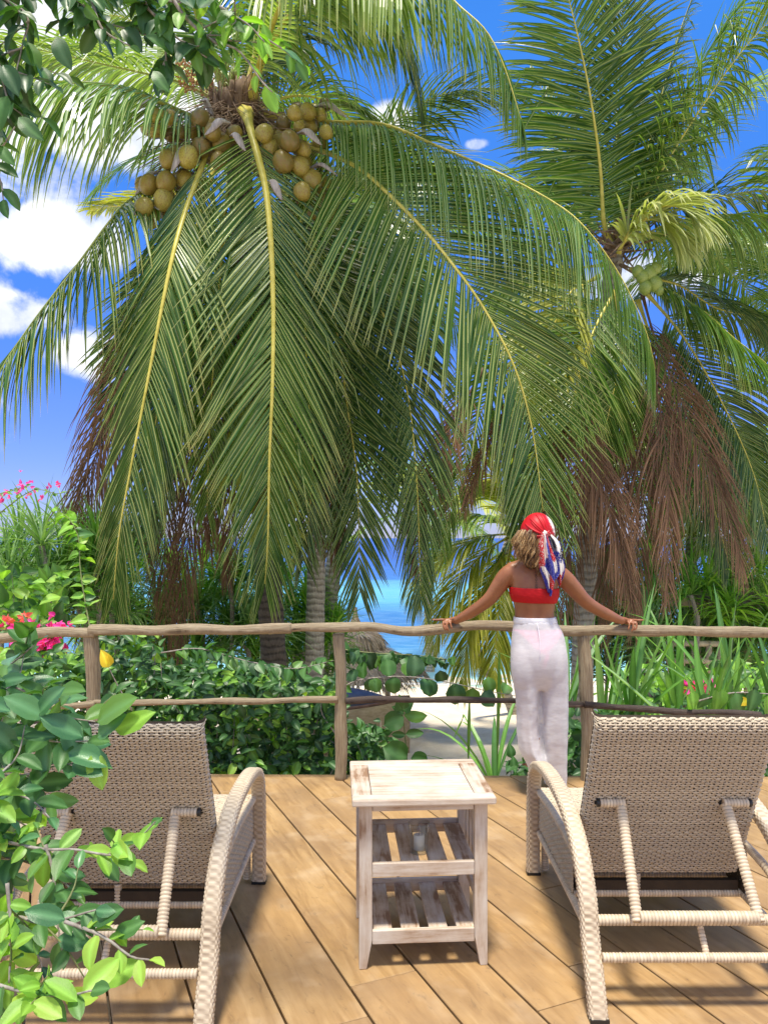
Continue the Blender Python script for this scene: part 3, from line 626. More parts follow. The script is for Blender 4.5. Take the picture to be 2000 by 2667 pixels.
# main palm
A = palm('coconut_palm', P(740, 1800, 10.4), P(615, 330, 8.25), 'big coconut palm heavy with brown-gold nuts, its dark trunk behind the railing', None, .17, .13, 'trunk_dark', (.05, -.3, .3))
fA = lambda l, ds, L, **k: frond(A, PP(l, ds), L, **k)
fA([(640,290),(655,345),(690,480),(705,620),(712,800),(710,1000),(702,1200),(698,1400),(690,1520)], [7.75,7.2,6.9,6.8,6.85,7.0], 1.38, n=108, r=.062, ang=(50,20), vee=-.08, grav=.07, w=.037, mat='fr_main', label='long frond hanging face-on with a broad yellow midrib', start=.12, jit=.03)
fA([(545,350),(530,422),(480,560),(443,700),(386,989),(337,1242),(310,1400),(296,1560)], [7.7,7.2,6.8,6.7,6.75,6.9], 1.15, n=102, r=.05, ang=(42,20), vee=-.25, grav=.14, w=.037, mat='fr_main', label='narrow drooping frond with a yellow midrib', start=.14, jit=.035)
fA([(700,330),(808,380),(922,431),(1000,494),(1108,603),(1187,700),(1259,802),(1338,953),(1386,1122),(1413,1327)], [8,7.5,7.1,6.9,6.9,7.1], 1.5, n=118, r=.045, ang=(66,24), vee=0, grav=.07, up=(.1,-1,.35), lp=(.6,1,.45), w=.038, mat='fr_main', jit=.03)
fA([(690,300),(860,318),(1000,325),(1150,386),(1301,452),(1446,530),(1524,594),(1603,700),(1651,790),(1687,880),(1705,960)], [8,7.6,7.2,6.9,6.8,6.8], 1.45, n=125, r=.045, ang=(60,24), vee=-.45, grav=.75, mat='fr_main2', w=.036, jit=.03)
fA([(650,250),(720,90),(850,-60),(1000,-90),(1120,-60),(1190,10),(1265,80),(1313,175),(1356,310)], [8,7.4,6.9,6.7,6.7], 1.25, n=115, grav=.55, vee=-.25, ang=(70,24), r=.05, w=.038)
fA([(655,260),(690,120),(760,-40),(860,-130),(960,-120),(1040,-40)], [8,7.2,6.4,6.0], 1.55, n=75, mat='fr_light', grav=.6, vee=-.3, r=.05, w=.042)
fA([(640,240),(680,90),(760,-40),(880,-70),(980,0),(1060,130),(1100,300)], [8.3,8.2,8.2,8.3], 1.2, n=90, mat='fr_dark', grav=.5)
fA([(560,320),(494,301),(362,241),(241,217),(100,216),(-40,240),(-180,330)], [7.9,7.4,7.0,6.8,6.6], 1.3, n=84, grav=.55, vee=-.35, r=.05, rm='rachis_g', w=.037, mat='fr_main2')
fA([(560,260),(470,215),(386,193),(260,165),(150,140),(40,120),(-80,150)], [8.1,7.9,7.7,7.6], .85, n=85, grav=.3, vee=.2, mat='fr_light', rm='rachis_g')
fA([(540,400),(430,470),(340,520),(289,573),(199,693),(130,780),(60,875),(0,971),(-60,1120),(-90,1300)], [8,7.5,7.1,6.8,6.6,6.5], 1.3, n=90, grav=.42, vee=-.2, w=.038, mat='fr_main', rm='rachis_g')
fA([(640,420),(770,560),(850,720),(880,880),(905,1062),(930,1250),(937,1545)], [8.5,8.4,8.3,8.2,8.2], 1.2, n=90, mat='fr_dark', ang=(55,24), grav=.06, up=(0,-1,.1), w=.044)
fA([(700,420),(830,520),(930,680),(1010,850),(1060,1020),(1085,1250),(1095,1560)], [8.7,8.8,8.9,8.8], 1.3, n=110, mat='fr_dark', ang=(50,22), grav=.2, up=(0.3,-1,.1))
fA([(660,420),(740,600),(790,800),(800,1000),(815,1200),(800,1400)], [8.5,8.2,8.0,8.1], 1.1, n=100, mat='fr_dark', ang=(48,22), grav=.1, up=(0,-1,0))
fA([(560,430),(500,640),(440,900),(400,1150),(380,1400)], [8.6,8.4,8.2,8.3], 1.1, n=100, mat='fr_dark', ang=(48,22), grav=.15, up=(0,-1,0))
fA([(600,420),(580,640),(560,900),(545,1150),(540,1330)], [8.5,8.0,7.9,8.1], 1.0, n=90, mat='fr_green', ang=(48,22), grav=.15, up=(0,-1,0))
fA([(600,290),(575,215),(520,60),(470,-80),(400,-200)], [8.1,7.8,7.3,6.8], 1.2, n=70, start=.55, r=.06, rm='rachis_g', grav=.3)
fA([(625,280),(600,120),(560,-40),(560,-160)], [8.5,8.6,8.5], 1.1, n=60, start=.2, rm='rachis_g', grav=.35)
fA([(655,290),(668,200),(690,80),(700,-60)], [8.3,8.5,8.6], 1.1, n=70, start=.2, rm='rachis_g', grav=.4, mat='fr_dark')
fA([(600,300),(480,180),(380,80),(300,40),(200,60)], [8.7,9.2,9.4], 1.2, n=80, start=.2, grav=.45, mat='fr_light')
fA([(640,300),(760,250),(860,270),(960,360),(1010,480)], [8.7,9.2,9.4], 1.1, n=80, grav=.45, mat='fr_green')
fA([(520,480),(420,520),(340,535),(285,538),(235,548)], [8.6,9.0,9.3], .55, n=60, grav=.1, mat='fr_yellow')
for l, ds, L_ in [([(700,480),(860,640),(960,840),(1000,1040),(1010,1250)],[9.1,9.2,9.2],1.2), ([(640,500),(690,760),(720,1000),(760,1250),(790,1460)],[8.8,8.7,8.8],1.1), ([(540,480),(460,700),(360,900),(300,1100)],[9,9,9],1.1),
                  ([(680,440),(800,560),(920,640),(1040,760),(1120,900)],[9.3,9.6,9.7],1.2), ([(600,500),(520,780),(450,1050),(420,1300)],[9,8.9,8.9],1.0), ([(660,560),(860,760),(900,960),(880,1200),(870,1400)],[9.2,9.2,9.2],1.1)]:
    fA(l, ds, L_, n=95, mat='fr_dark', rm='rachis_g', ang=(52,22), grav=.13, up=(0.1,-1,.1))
# dead hanging fronds
dk = dict(mat='fr_dead', rm='rachis_d', ang=(36,14), grav=.30, w=.015, jit=.16, kink=.3, K=5, up=(0,-1,0), r=.022, miss=.08)
for l, ds, L_ in [([(480,560),(380,800),(300,1000),(255,1180),(225,1400),(215,1700)],[8.6,8.8,8.9],1.1), ([(500,620),(420,850),(330,1030),(262,1160),(200,1330),(170,1450)],[8.8,9,9.1],.9),
      ([(600,700),(560,950),(520,1200),(485,1450),(470,1700)],[8.8,8.9,9.1],1.0), ([(620,700),(600,950),(590,1150),(560,1300),(545,1420)],[8.6,8.7,9.0],.9), ([(640,760),(660,950),(680,1100),(690,1200),(680,1330)],[8.4,8.5,8.7],.9),
      ([(660,760),(720,960),(790,1150),(850,1300),(880,1430)],[8.3,8.35,8.4],1.1), ([(560,760),(500,1000),(440,1250),(430,1500),(440,1660)],[9,9.1,9.2],1.0), ([(620,760),(620,1000),(610,1200),(600,1350),(590,1500)],[8.9,9.1,9.3],.9),
      ([(640,700),(760,900),(850,1080),(890,1250)],[8.6,8.6,8.6],.9)]:
    fA(l, ds, L_, n=120, label='dead brown frond hanging against the trunk', **dk)
fA([(640,800),(660,1050),(680,1200),(700,1330),(720,1420)], [8.2,8.0,8.0], .9, n=70, mat='fr_yellow', rm='rachis_d', ang=(40,30), grav=.05, up=(0,-1,0), tone0=-.3, tone1=.5)
# nuts (px, py, px-radius, depth)
nuts = [(440,305,23),(405,338,22),(420,342,22),(445,352,20),(408,300,18),(475,345,18),(523,310,27),(545,330,28),(555,345,27),(525,383,28),(576,375,29),(612,350,24),(490,410,28),(440,416,26),(465,405,24),(555,400,20),(570,420,26),
  (432,474,29),(388,482,28),(480,468,27),(376,540,26),(425,522,26),(520,490,22),(400,560,20),(440,560,22),(535,480,20),
  (690,350,25),(704,385,24),(756,368,30),(738,423,30),(782,435,29),(740,322,22),(768,295,24),(803,292,22),(836,300,20),(808,330,22),(850,345,22),(780,330,18),(790,390,24),(812,470,28),(788,500,28),(840,522,30),(850,480,22),(720,400,22),(835,375,20),(815,545,24),(862,555,24)]
nuts += [(x+rng.normal(0, 14), y+rng.normal(0, 14), r_-3) for (x, y, r_) in nuts]
for i, (x, y, r_) in enumerate(nuts):
    d = 7.22+.25*((i*5) % 4)/4+(.2 if r_ < 23 else 0)+(.28 if i >= 41 else 0)
    pos = P(x, y, d); cc = P(615, 330, 8.25); nut(A, pos, r_*rng.uniform(.82, 1.02)/FOC*d, 'coconut', unit(pos-cc)+np.array([0, 0, -.9]))
for (x, y, r_) in [(578,200,13),(596,208,15),(612,192,12),(592,228,13),(606,222,10),(588,176,10)]: nut(A, P(x, y, 8.0), r_/FOC*8, 'coco_green')
for (x0, y0, x1, y1, w_, d) in [(600,318,533,350,.085,7.25),(490,378,446,446,.06,7.25),(420,445,352,505,.07,7.5),(440,275,352,284,.06,7.5),(775,345,838,376,.07,7.3),(820,276,902,304,.07,7.6),(800,440,880,455,.05,7.5), (600,352,640,392,.05,7.2), (395,590,330,560,.05,7.3), (700,470,735,520,.05,7.2), (560,300,520,262,.06,7.6), (860,500,905,520,.05,7.4)]:
    spathe(A, P(x0, y0, d), P(x1, y1, d-.1), w_, (0, -.3, 1))
# fruit stalks and fibre at the crown
ac = Acc()
for k in range(420):
    a_ = rng.uniform(0, 6.28); s0 = P(rng.uniform(560, 680), rng.uniform(240, 340), 8.05); q = P(rng.uniform(350, 870), rng.uniform(280, 560), rng.uniform(7.2, 7.7)) if k > 160 else s0+np.array([math.cos(a_)*rng.uniform(.1, .45), -rng.uniform(0, .45), rng.uniform(-.35, .3)])
    ac.tube(spline([s0, (s0+q)/2+rng.normal(0, .05, 3), q], 6), [.007, .006, .005, .004, .003, .002], 4, tone=rng.random(), caps=False)
ac.mk('fruit_stalks', 'fibre', A)['kind'] = 'stuff'
ac = Acc()
for k in range(26):
    a_ = k/26*6.28; c0 = P(615, 345, 8.2)+np.array([.12*math.cos(a_), .12*math.sin(a_)-.05, -.25]); c1 = c0+np.array([.14*math.cos(a_), .14*math.sin(a_)-.08, .55+rng.uniform(-.1, .15)])
    V, F, _, _ = tube(spline([c0, (c0+c1)/2+rng.normal(0, .03, 3), c1], 6), [.07, .08, .07, .06, .045, .02], 6, flat=.35, up=(math.cos(a_), math.sin(a_), 0)); ac.add(V, F, tone=rng.random())
ac.mk('crown_sheath', 'fibre', A, True)
ac = Acc()   # dried flower sprays
for k in range(300):
    s0 = P(rng.uniform(470, 560), rng.uniform(150, 230), 7.9); V, F = lathe([(0, -.012), (.011, -.005), (.011, .006), (0, .012)], 5, s0+rng.normal(0, .04, 3)); ac.add(V, F, tone=rng.random())
M['flower_dry'] = plain('dried_flower_orange', (.35, .16, .06), (.5, .27, .12), 20, .8)
ac.mk('flower_spray', 'flower_dry', A)['kind'] = 'stuff'
# second palm: light grey trunk
B = palm('coconut_palm', P(812, 1960, 11.2), P(840, 560, 11.6), 'coconut palm with smooth light grey trunk just left of the middle railing post', None, .145, .12, 'trunk_grey')
B2 = palm('coconut_palm', P(790, 1930, 12.6), P(930, 620, 12.9), 'thinner grey palm trunk half hidden between two neighbouring trunks', None, .15, .11, 'trunk_grey', (.15, 0, 0))
def genf(root, az, el, Lf, droop, L, **k):
    c = WLC[root.name]; d = np.array([math.sin(R(az))*math.cos(R(el)), math.cos(R(az))*math.cos(R(el)), math.sin(R(el))]); p = c.copy(); pts = [p.copy()]
    for i in range(7): p = p+d*Lf/7; pts.append(p.copy()); d = unit(d+np.array([0, 0, -droop*(.6+i*.12)]))
    return frond(root, pts, L, **k)
for r_, sd_ in ((B, 0), (B2, 4)):
    for q in range(11):
        genf(r_, q*33+sd_*11+rng.uniform(-10, 10), [55, 20, -10][q % 3], rng.uniform(3.6, 4.3), [.32, .26, .2][q % 3], 1.05, n=62, K=4, mat=['fr_dark', 'fr_green', 'fr_green'][q % 3], rm='rachis_g', grav=.25, w=.04)
# right palm
Rt = palm('coconut_palm', P(1500, 1960, 10.6), P(1600, 640, 10.2), 'tall coconut palm at the right with dead brown fronds over its trunk behind the person', None, .16, .12, 'trunk_grey', (-.1, 0, 0))
fR = lambda l, ds, L, **k: frond(Rt, PP(l, ds), L, **k)
fR([(1590,640),(1572,580),(1562,430),(1538,260),(1510,120),(1478,-10),(1440,-130)], [10.1,9.8,9.4,9.2,9], 1.35, n=110, ang=(80,40), grav=.10, vee=-.1, r=.045, up=(0,-1,-.1), rm='rachis', w=.045, mat='fr_green', start=.08, kink=.15, jit=.1)
fR([(1600,620),(1640,560),(1700,480),(1780,350),(1860,230),(1950,110),(2060,0)], [10.1,9.8,9.5], 1.15, n=100, ang=(70,35), grav=.35, vee=-.2, r=.04, w=.042, kink=.3, jit=.12)
fR([(1620,600),(1665,480),(1700,330),(1735,200),(1770,80),(1810,-30)], [10.3,10.2,10.1], .55, n=60, ang=(24,14), grav=.3, r=.035, w=.04, mat='fr_dark', kink=.3, jit=.2)
fR([(1590,620),(1540,520),(1480,380),(1420,250),(1380,180)], [10.8,11,11.2], 1.1, n=80, ang=(75,35), grav=.2, mat='fr_green')
fR([(1610,650),(1660,590),(1720,540),(1780,545),(1830,590)], [9.8,9.3,9.1], .95, n=55, ang=(48,20), grav=.25, mat='fr_pale', rm='rachis', w=.05)
fR([(1610,660),(1640,600),(1690,570),(1750,600),(1790,660)], [9.9,9.5,9.3], .8, n=45, ang=(48,20), grav=.25, mat='fr_pale', rm='rachis', w=.05)
fR([(1620,650),(1720,590),(1820,565),(1920,558),(2020,570),(2120,640)], [10.1,10,9.8], 1.1, n=95, grav=.5, vee=-.3, mat='fr_light')
fR([(1640,700),(1700,735),(1753,762),(1830,810),(1910,880),(2000,953),(2080,1060)], [10,9.6,9.2], 1.25, n=105, ang=(60,26), grav=.3, vee=-.1)
fR([(1650,720),(1760,740),(1860,800),(1960,830),(2060,900)], [10.5,10.6,10.6], 1.2, n=90, grav=.35, mat='fr_dark')
fR([(1570,690),(1490,700),(1400,712),(1320,740),(1250,790),(1210,860)], [10.2,10.1,10], 1.1, n=95, grav=.5, vee=-.3, mat='fr_light')
fR([(1560,720),(1520,740),(1482,765),(1440,850),(1398,935),(1370,1040)], [9.8,9.4,9.2], 1.0, n=75, ang=(52,24), grav=.1, mat='fr_yellow', up=(0,-1,0))
fR([(1600,760),(1560,830),(1530,900),(1500,1000),(1480,1100)], [9.7,9.3,9.2], 1.1, n=75, ang=(62,28), grav=.06, up=(0,-1,0))
fR([(1600,760),(1620,900),(1590,1050),(1560,1180)], [9.9,9.8,9.8], 1.0, n=80, ang=(52,24), grav=.1, mat='fr_green', up=(0,-1,0))
fR([(1680,760),(1780,880),(1880,1050),(1960,1230),(2000,1400)], [10.5,10.4,10.4], 1.2, n=100, grav=.2, mat='fr_dark', up=(0,-1,0))
fR([(1660,780),(1720,950),(1800,1150),(1860,1330),(1900,1480)], [10.9,10.9,10.9], 1.2, n=100, grav=.2, mat='fr_dark', up=(0,-1,0))
fR([(1560,780),(1480,900),(1420,1060),(1380,1220),(1350,1360)], [10.9,10.9,10.9], 1.1, n=90, grav=.2, mat='fr_dark', up=(0,-1,0))
fR([(1560,780),(1440,850),(1320,960),(1240,1100),(1190,1260),(1150,1420)], [11.2,11.2,11.2], 1.1, n=90, grav=.3, mat='fr_green', up=(0,-1,0))
for l, ds, L_ in [([(1670,760),(1705,881),(1760,1010),(1814,1152),(1860,1250),(1904,1363),(1930,1480)],[9.9,9.6,9.5],1.1), ([(1690,900),(1715,1050),(1735,1200),(1740,1380),(1735,1560)],[9.7,9.6,9.5],.9), ([(1470,1001),(1530,1150),(1579,1303),(1610,1420),(1640,1560)],[9.6,9.5,9.5],.95),
      ([(1600,900),(1560,1100),(1510,1300),(1480,1480),(1470,1640)],[10.2,10.2,10.2],1.0), ([(1620,900),(1610,1100),(1600,1300),(1580,1500),(1570,1650)],[10.2,10.1,10.2],1.0), ([(1640,900),(1660,1100),(1670,1300),(1660,1450),(1650,1640)],[10,9.9,9.9],1.0),
      ([(1560,860),(1450,950),(1330,1080),(1250,1200),(1210,1320)],[10.6,10.5,10.4],.8), ([(1260,960),(1180,1100),(1130,1230),(1090,1350),(1080,1480)],[9.4,9.3,9.3],.8), ([(1560,900),(1520,1050),(1480,1180),(1440,1330),(1430,1480)],[10.4,10.4,10.4],.9)]:
    fR(l, ds, L_, n=120, label='dead brown frond drooping below the green crown', **dk)
for (x, y, r_) in [(1672,722,17),(1690,714,18),(1704,740,19),(1716,758,12),(1680,750,17),(1660,708,15),(1706,700,14)]: nut(Rt, P(x, y, 9.5), r_/FOC*9.5, 'coco_green')
ac = Acc()
for k in range(70):
    a_ = rng.uniform(0, 6.28); s0 = P(1610, 640, 10.1)+rng.normal(0, .12, 3); q = s0+np.array([math.cos(a_)*.35, -rng.uniform(0, .35), rng.uniform(-.3, .4)]); ac.tube(spline([s0, q], 4), [.02, .016, .01, .004], 4, caps=False)
ac.mk('crown_fibre', 'fibre', Rt)['kind'] = 'stuff'
for az, el, Lf, dr_, m_ in [(190,75,3.4,.10,'fr_dark'),(350,62,3.6,.16,'fr_green'),(40,55,3.8,.2,'fr_green'),(75,62,4.0,.2,'fr_light'),(300,50,3.2,.26,'fr_green'),(100,30,3.8,.26,'fr_dark'),(60,20,3.8,.26,'fr_green'),(20,78,4.2,.08,'fr_dark'),(110,68,4.2,.14,'fr_green'),(330,30,3.2,.3,'fr_dark')]:
    genf(Rt, az, el, Lf, dr_, 1.1, n=85, mat=m_, rm='rachis_g', grav=.2, w=.036, ang=(70,30), jit=.09, kink=.2)
# yellow-green low palm by the water
Yp = palm('coconut_palm', P(1345, 1850, 19), P(1335, 1385, 16.5), 'low yellow-green palm by the water, left of the person', None, .13, .1, 'trunk_grey', (-.9, 0, -.3))
fY = lambda l, ds, L, **k: frond(Yp, PP(l, ds), L, r=.05, **k)
for l, L_, m_ in [([(1330,1390),(1250,1400),(1170,1440),(1110,1500),(1090,1570)],1.35,'fr_yellow'),([(1330,1395),(1260,1440),(1190,1520),(1150,1600),(1130,1690)],1.4,'fr_yellow'),([(1332,1400),(1290,1480),(1240,1580),(1215,1680),(1205,1790)],1.3,'fr_yellow'),([(1335,1400),(1320,1480),(1300,1580),(1290,1700),(1290,1790)],1.3,'fr_yellow'),([(1340,1395),(1380,1480),(1400,1600),(1400,1720)],1.3,'fr_yellow'),([(1335,1380),(1280,1350),(1200,1350),(1130,1400)],1.3,'fr_light'),([(1340,1380),(1400,1330),(1480,1340),(1540,1420)],1.3,'fr_yellow'),([(1340,1390),(1420,1420),(1480,1520),(1500,1640)],1.3,'fr_yellow'),([(1335,1375),(1330,1300),(1280,1240),(1220,1230)],1.3,'fr_yellow'),([(1335,1375),(1370,1290),(1430,1260),(1490,1290)],1.3,'fr_yellow')]:
    fY(l, [16.4, 15.9, 15.6], L_, n=75, mat=m_, grav=.3, K=4, w=.05, ang=(52,22), rm='rachis')
for (x, y, r_) in [(1330,1390,9),(1341,1373,9),(1322,1383,9),(1335,1402,8)]: nut(Yp, P(x, y, 16), r_/FOC*16, 'coco_green')
# other palms beyond
for (bx, by, bd_, cx, cy, cd_, lab, mm) in [(2130,1900,12,2080,760,12.5,'coconut palm leaning in from beyond the right edge of the view',('fr_green','fr_dark')),(1880,1780,17,1850,1250,17,'bushy palm behind the bamboo hut',('fr_light','fr_green')),(1120,1800,26,1105,1330,26,'far palm by the water seen through the hanging fronds',('fr_light','fr_yellow')),(1790,1800,14.5,1800,1395,14.5,'short bushy palm beside the bamboo hut',('fr_green','fr_light')),(2040,1800,15,2020,1330,15,'sunlit palm right of the bamboo hut',('fr_yellow','fr_light')),(1690,1800,16,1700,1230,16,'palm behind the dead fronds of the tall right palm',('fr_green','fr_light'))]:
    T_ = palm('coconut_palm', P(bx, by, bd_), P(cx, cy, cd_), lab, None, .15, .1, 'trunk_grey')
    for q in range(13): genf(T_, q*28+rng.uniform(-9, 9), [60, 25, -5, 40][q % 4], rng.uniform(3.4, 4.2)*(1.1 if cd_ > 20 else 1), [.36, .28, .2, .3][q % 4], 1.05, n=55, K=4, mat=mm[q % 2], rm='rachis_g', grav=.28, w=.05)
#PART3
# ------------------------------------------------------------------ broad-leaved plants
def leafshape(kind, K=6, curl=.25, fold=.18, tone=0):
    t = np.linspace(0, 1, K+1)
    w = {'ell': .27*np.sin(np.pi*t**.9)**.62, 'ovate': .34*np.sin(np.pi*t**.62)**.85, 'round': .47*np.sqrt(np.clip(1-(2*t-1)**2, 0, 1))**.9, 'heart': .46*np.sin(np.pi*t**.48)**.9, 'slim': .17*np.sin(np.pi*t**.8)**.8}[kind]
    if kind == 'heart': w[1] = .44
    w[0] = .012; w[-1] = .004
    y = t.copy(); 
    zc = -curl*t**2*.6; V = []
    for i in range(K+1):
        back = -.09 if (kind == 'heart' and i == 1) else 0
        V += [(-w[i], y[i]+back, zc[i]+fold*w[i]), (-w[i]*.5, y[i]+back*.4, zc[i]+fold*w[i]*.62), (0, y[i], zc[i]), (w[i]*.5, y[i]+back*.4, zc[i]+fold*w[i]*.62), (w[i], y[i]+back, zc[i]+fold*w[i])]
    V = np.array(V); F = np.array([[i*5+j, i*5+j+1, i*5+j+6, i*5+j+5] for i in range(K) for j in range(4)])
    vein = np.tile([0, 0, 1, 0, 0], K+1).astype(float)
    return V, F, vein
LV = {}
def lmesh(kind, mat, var):
    key = (kind, mat, var)
    if key not in LV:
        V, F, vein = leafshape(kind, 6, [.15, .35, .6][var % 3], [.1, .3, .5][(var+1) % 3])
        if var % 3 == 2: V[:, 0] += .12*np.sin(V[:, 1]*2.6)
        V[:, 2] += .02*np.sin(V[:, 1]*14+var)*np.abs(V[:, 0])*4
        me = D.meshes.new('leaf'); me.from_pydata(V.tolist(), [], F.tolist()); me.polygons.foreach_set('use_smooth', [True]*len(F))
        at = me.attributes.new('vein', 'FLOAT', 'POINT'); at.data.foreach_set('value', vein); me.materials.append(M[mat]); LV[key] = (me, V, F, vein)
    return LV[key]
def leaf_mats(pos, dr, nrm, sc, parent, kind, mats, limit=300, name='leaf'):
    """individual leaves nearest the camera, the rest one part"""
    pos = np.asarray(pos); n = len(pos); dr = unit(dr); nrm = unit(nrm-dr*np.sum(nrm*dr, -1, keepdims=True)); sd_ = np.cross(dr, nrm); sc = np.broadcast_to(sc, (n,))
    order = np.argsort(pos[:, 1]/np.maximum(sc, 1e-4)); org = wl(parent); rest = {}
    for q, i in enumerate(order):
        mt = mats[rng.integers(len(mats))]; var = int(rng.integers(3))
        if q < limit:
            me = lmesh(kind, mt, var)[0]; o = D.objects.new(name, me); C.objects.link(o); o.parent = parent
            m = Matrix(((sd_[i, 0], dr[i, 0], nrm[i, 0]), (sd_[i, 1], dr[i, 1], nrm[i, 1]), (sd_[i, 2], dr[i, 2], nrm[i, 2]))).to_4x4()
            o.matrix_local = Matrix.Translation(Vector(pos[i]-org)) @ m @ Matrix.Scale(float(sc[i]), 4)
        else: rest.setdefault(mt, []).append(i)
    allV = []; allF = []; tn = []; vn = []; mi = []; k = 0; ml = list(rest)
    for a_, mt in enumerate(ml):
        idx = np.array(rest[mt]); _, V, F, vein = lmesh(kind, mt, 1)
        W_ = pos[idx][:, None]+sc[idx][:, None, None]*(V[None, :, 0:1]*sd_[idx][:, None]+V[None, :, 1:2]*dr[idx][:, None]+V[None, :, 2:3]*nrm[idx][:, None])
        m = len(idx); allV.append(W_.reshape(-1, 3)); allF.append((F[None]+(np.arange(m)*len(V))[:, None, None]+k).reshape(-1, 4)); k += m*len(V)
        tn.append(np.repeat(rng.random(m), len(V))); vn.append(np.tile(vein, m)); mi.append(np.full(m*len(F), a_))
    if allV:
        o = mk('leaves', np.vstack(allV), allF, ml, parent, True, {'tone': np.concatenate(tn), 'vein': np.concatenate(vn)}, midx=np.concatenate(mi)); o['kind'] = 'stuff'
def twig(parent, pts, r0, r1, mat='twig', name='branch', n=24, sides=7):
    p = spline(pts, n); p = p+np.cumsum(rng.normal(0, r0*.10, p.shape), 0)*np.sin(np.linspace(0, np.pi, n))[:, None]; V, F, al, ar = tube(p, np.linspace(r0, r1, n), sides); mk(name, V, F, mat, parent, True); return p
def branch_leaves(p, n, size, spread=.9, droop=.1, s0=.1, nb=(0, -.5, 1)):
    """leaves set alternately along branch polyline p"""
    t = np.linspace(s0, 1, n); f = t*(len(p)-1); i = np.minimum(f.astype(int), len(p)-2); b = p[i]+(p[i+1]-p[i])*(f-i)[:, None]; T = unit(p[i+1]-p[i])
    side = unit(np.cross(T, np.asarray(nb, float)[None]+rng.normal(0, .35, (n, 3)))); sg = np.where(np.arange(n) % 2 == 0, 1, -1)[:, None]
    d = unit(T*rng.uniform(.3, .9, (n, 1))+side*sg*spread+rng.normal(0, .25, (n, 3))-np.array([0, 0, droop])); d[-1] = T[-1]
    nn = np.asarray(nb, float)[None]+rng.normal(0, .45, (n, 3))
    return b, d, nn, size*rng.uniform(.6, 1.15, n)*np.where(t > .93, .7, 1)
def cat(L_): return [np.concatenate([x[i] for x in L_]) for i in range(4)]
# foreground shrub at the left
fs = thing('leafy_shrub', P(-120, 2700, 1.45)*[1, 1, 0], 'glossy leafy shrub branches reaching in over the left recliner', 'shrub')
LB = []; LBb = []; LBd = []
def fbr(lst, d0, d1, n, sz, bright=0, r0=.0032, sub=2):
    sz = sz*.88
    p = twig(fs, PP(lst, [d0, d1]), r0, .0014, 'twig'); tgt = LBb if bright else LB; tgt.append(branch_leaves(p, n, sz))
    for k in range(sub):
        i = rng.integers(5, 20); q = p[i]; T = unit(p[min(i+1, 23)]-p[i]); e = q+(T*.6+np.array([rng.normal(0, .5), rng.normal(0, .4), rng.normal(0.1, .6)]))*.11
        pp = twig(fs, [q, (q+e)/2+rng.normal(0, .008, 3), e], .0022, .001, 'twig_g', n=10, sides=5); tgt.append(branch_leaves(pp, 5, sz*.9))
fbr([(-40,2180),(45,2198),(120,2212),(194,2212),(316,2223),(389,2157),(405,2140)], 1.4, 1.25, 15, .062, 1)
fbr([(-60,2230),(60,2245),(150,2290),(200,2330)], 1.45, 1.35, 9, .062)
fbr([(-40,2360),(45,2383),(100,2400),(172,2388),(250,2370)], 1.3, 1.2, 10, .062)
fbr([(120,2200),(140,2280),(150,2400),(165,2490)], 1.35, 1.3, 8, .055)
fbr([(-20,2560),(80,2588),(180,2592),(240,2580)], 1.2, 1.1, 9, .066, 1)
fbr([(20,2300),(30,2450),(25,2560)], 1.25, 1.2, 9, .064, 1)
fbr([(170,2400),(270,2440),(340,2490),(390,2500)], 1.2, 1.15, 8, .05, 1, sub=1)
fbr([(-40,1890),(60,1905),(130,1930),(230,1930)], 1.75, 1.6, 11, .085)
fbr([(-40,2010),(60,2020),(150,1995),(240,1985)], 1.7, 1.6, 9, .085, sub=1)
fbr([(-60,1760),(60,1800),(160,1862),(250,1880)], 1.8, 1.6, 11, .09)
fbr([(-60,1800),(40,1720),(90,1680)], 1.8, 1.7, 9, .085)
fbr([(-60,2080),(30,2070),(90,2090),(130,2130)], 1.6, 1.45, 8, .07, sub=1)
for k in range(26):
    x = -80+abs(rng.normal(0, 50)); y = rng.uniform(1700, 2540); d = rng.uniform(1.35, 1.75); q = P(x, y, d); e = q+np.array([rng.uniform(-.02, .10), rng.normal(0, .05), rng.normal(0, .07)])
    pp = twig(fs, [q, (q+e)/2+rng.normal(0, .008, 3), e], .0026, .001, 'twig', n=10, sides=5); (LBb if k % 3 == 0 else LBd if k % 3 == 1 else LB).append(branch_leaves(pp, 6, .066))
for (x0, y0, x1, y1, s, m) in [(255,1880,318,1835,.10,'leaf'),(245,1960,262,2040,.07,'leaf_bright'),(250,2545,345,2490,.075,'leaf_bright'),(170,2395,60,2370,.062,'leaf_blue'),(310,2215,360,2165,.055,'leaf_bright'),(300,1900,345,1860,.085,'leaf_bright'),(180,1960,290,1985,.085,'leaf_blue'),(190,1990,250,2010,.07,'leaf_blue'),(215,1920,120,1870,.085,'leaf_blue'),(255,1920,310,1870,.08,'leaf_blue'),(100,1860,160,1790,.08,'leaf_blue'),(120,1870,30,1820,.085,'leaf_blue'),(40,1960,-20,1900,.09,'leaf_blue'),(300,2430,370,2380,.05,'leaf'),(240,2400,330,2360,.062,'leaf')]:
    d = 1.2 if y0 > 2300 else 1.45; a_ = P(x0, y0, d); leaf_mats([a_], [P(x1, y1, d-.02)-a_], np.array([[.1, -.8, .8]]), s, fs, 'ell', [m])
B_ = cat(LB); leaf_mats(*B_, fs, 'ell', ['leaf', 'leaf_blue', 'leaf'], 130)
B_ = cat(LBb); leaf_mats(*B_, fs, 'ell', ['leaf_bright', 'leaf', 'leaf_bright', 'leaf_bright'], 110)
B_ = cat(LBd); leaf_mats(*B_, fs, 'ell', ['leaf_dark', 'leaf', 'leaf_blue'], 60)
yl = thing('yellow_leaf', P(268, 1720, 4.55), 'curled yellow leaf caught on a thin stem by the left railing post', 'leaf')
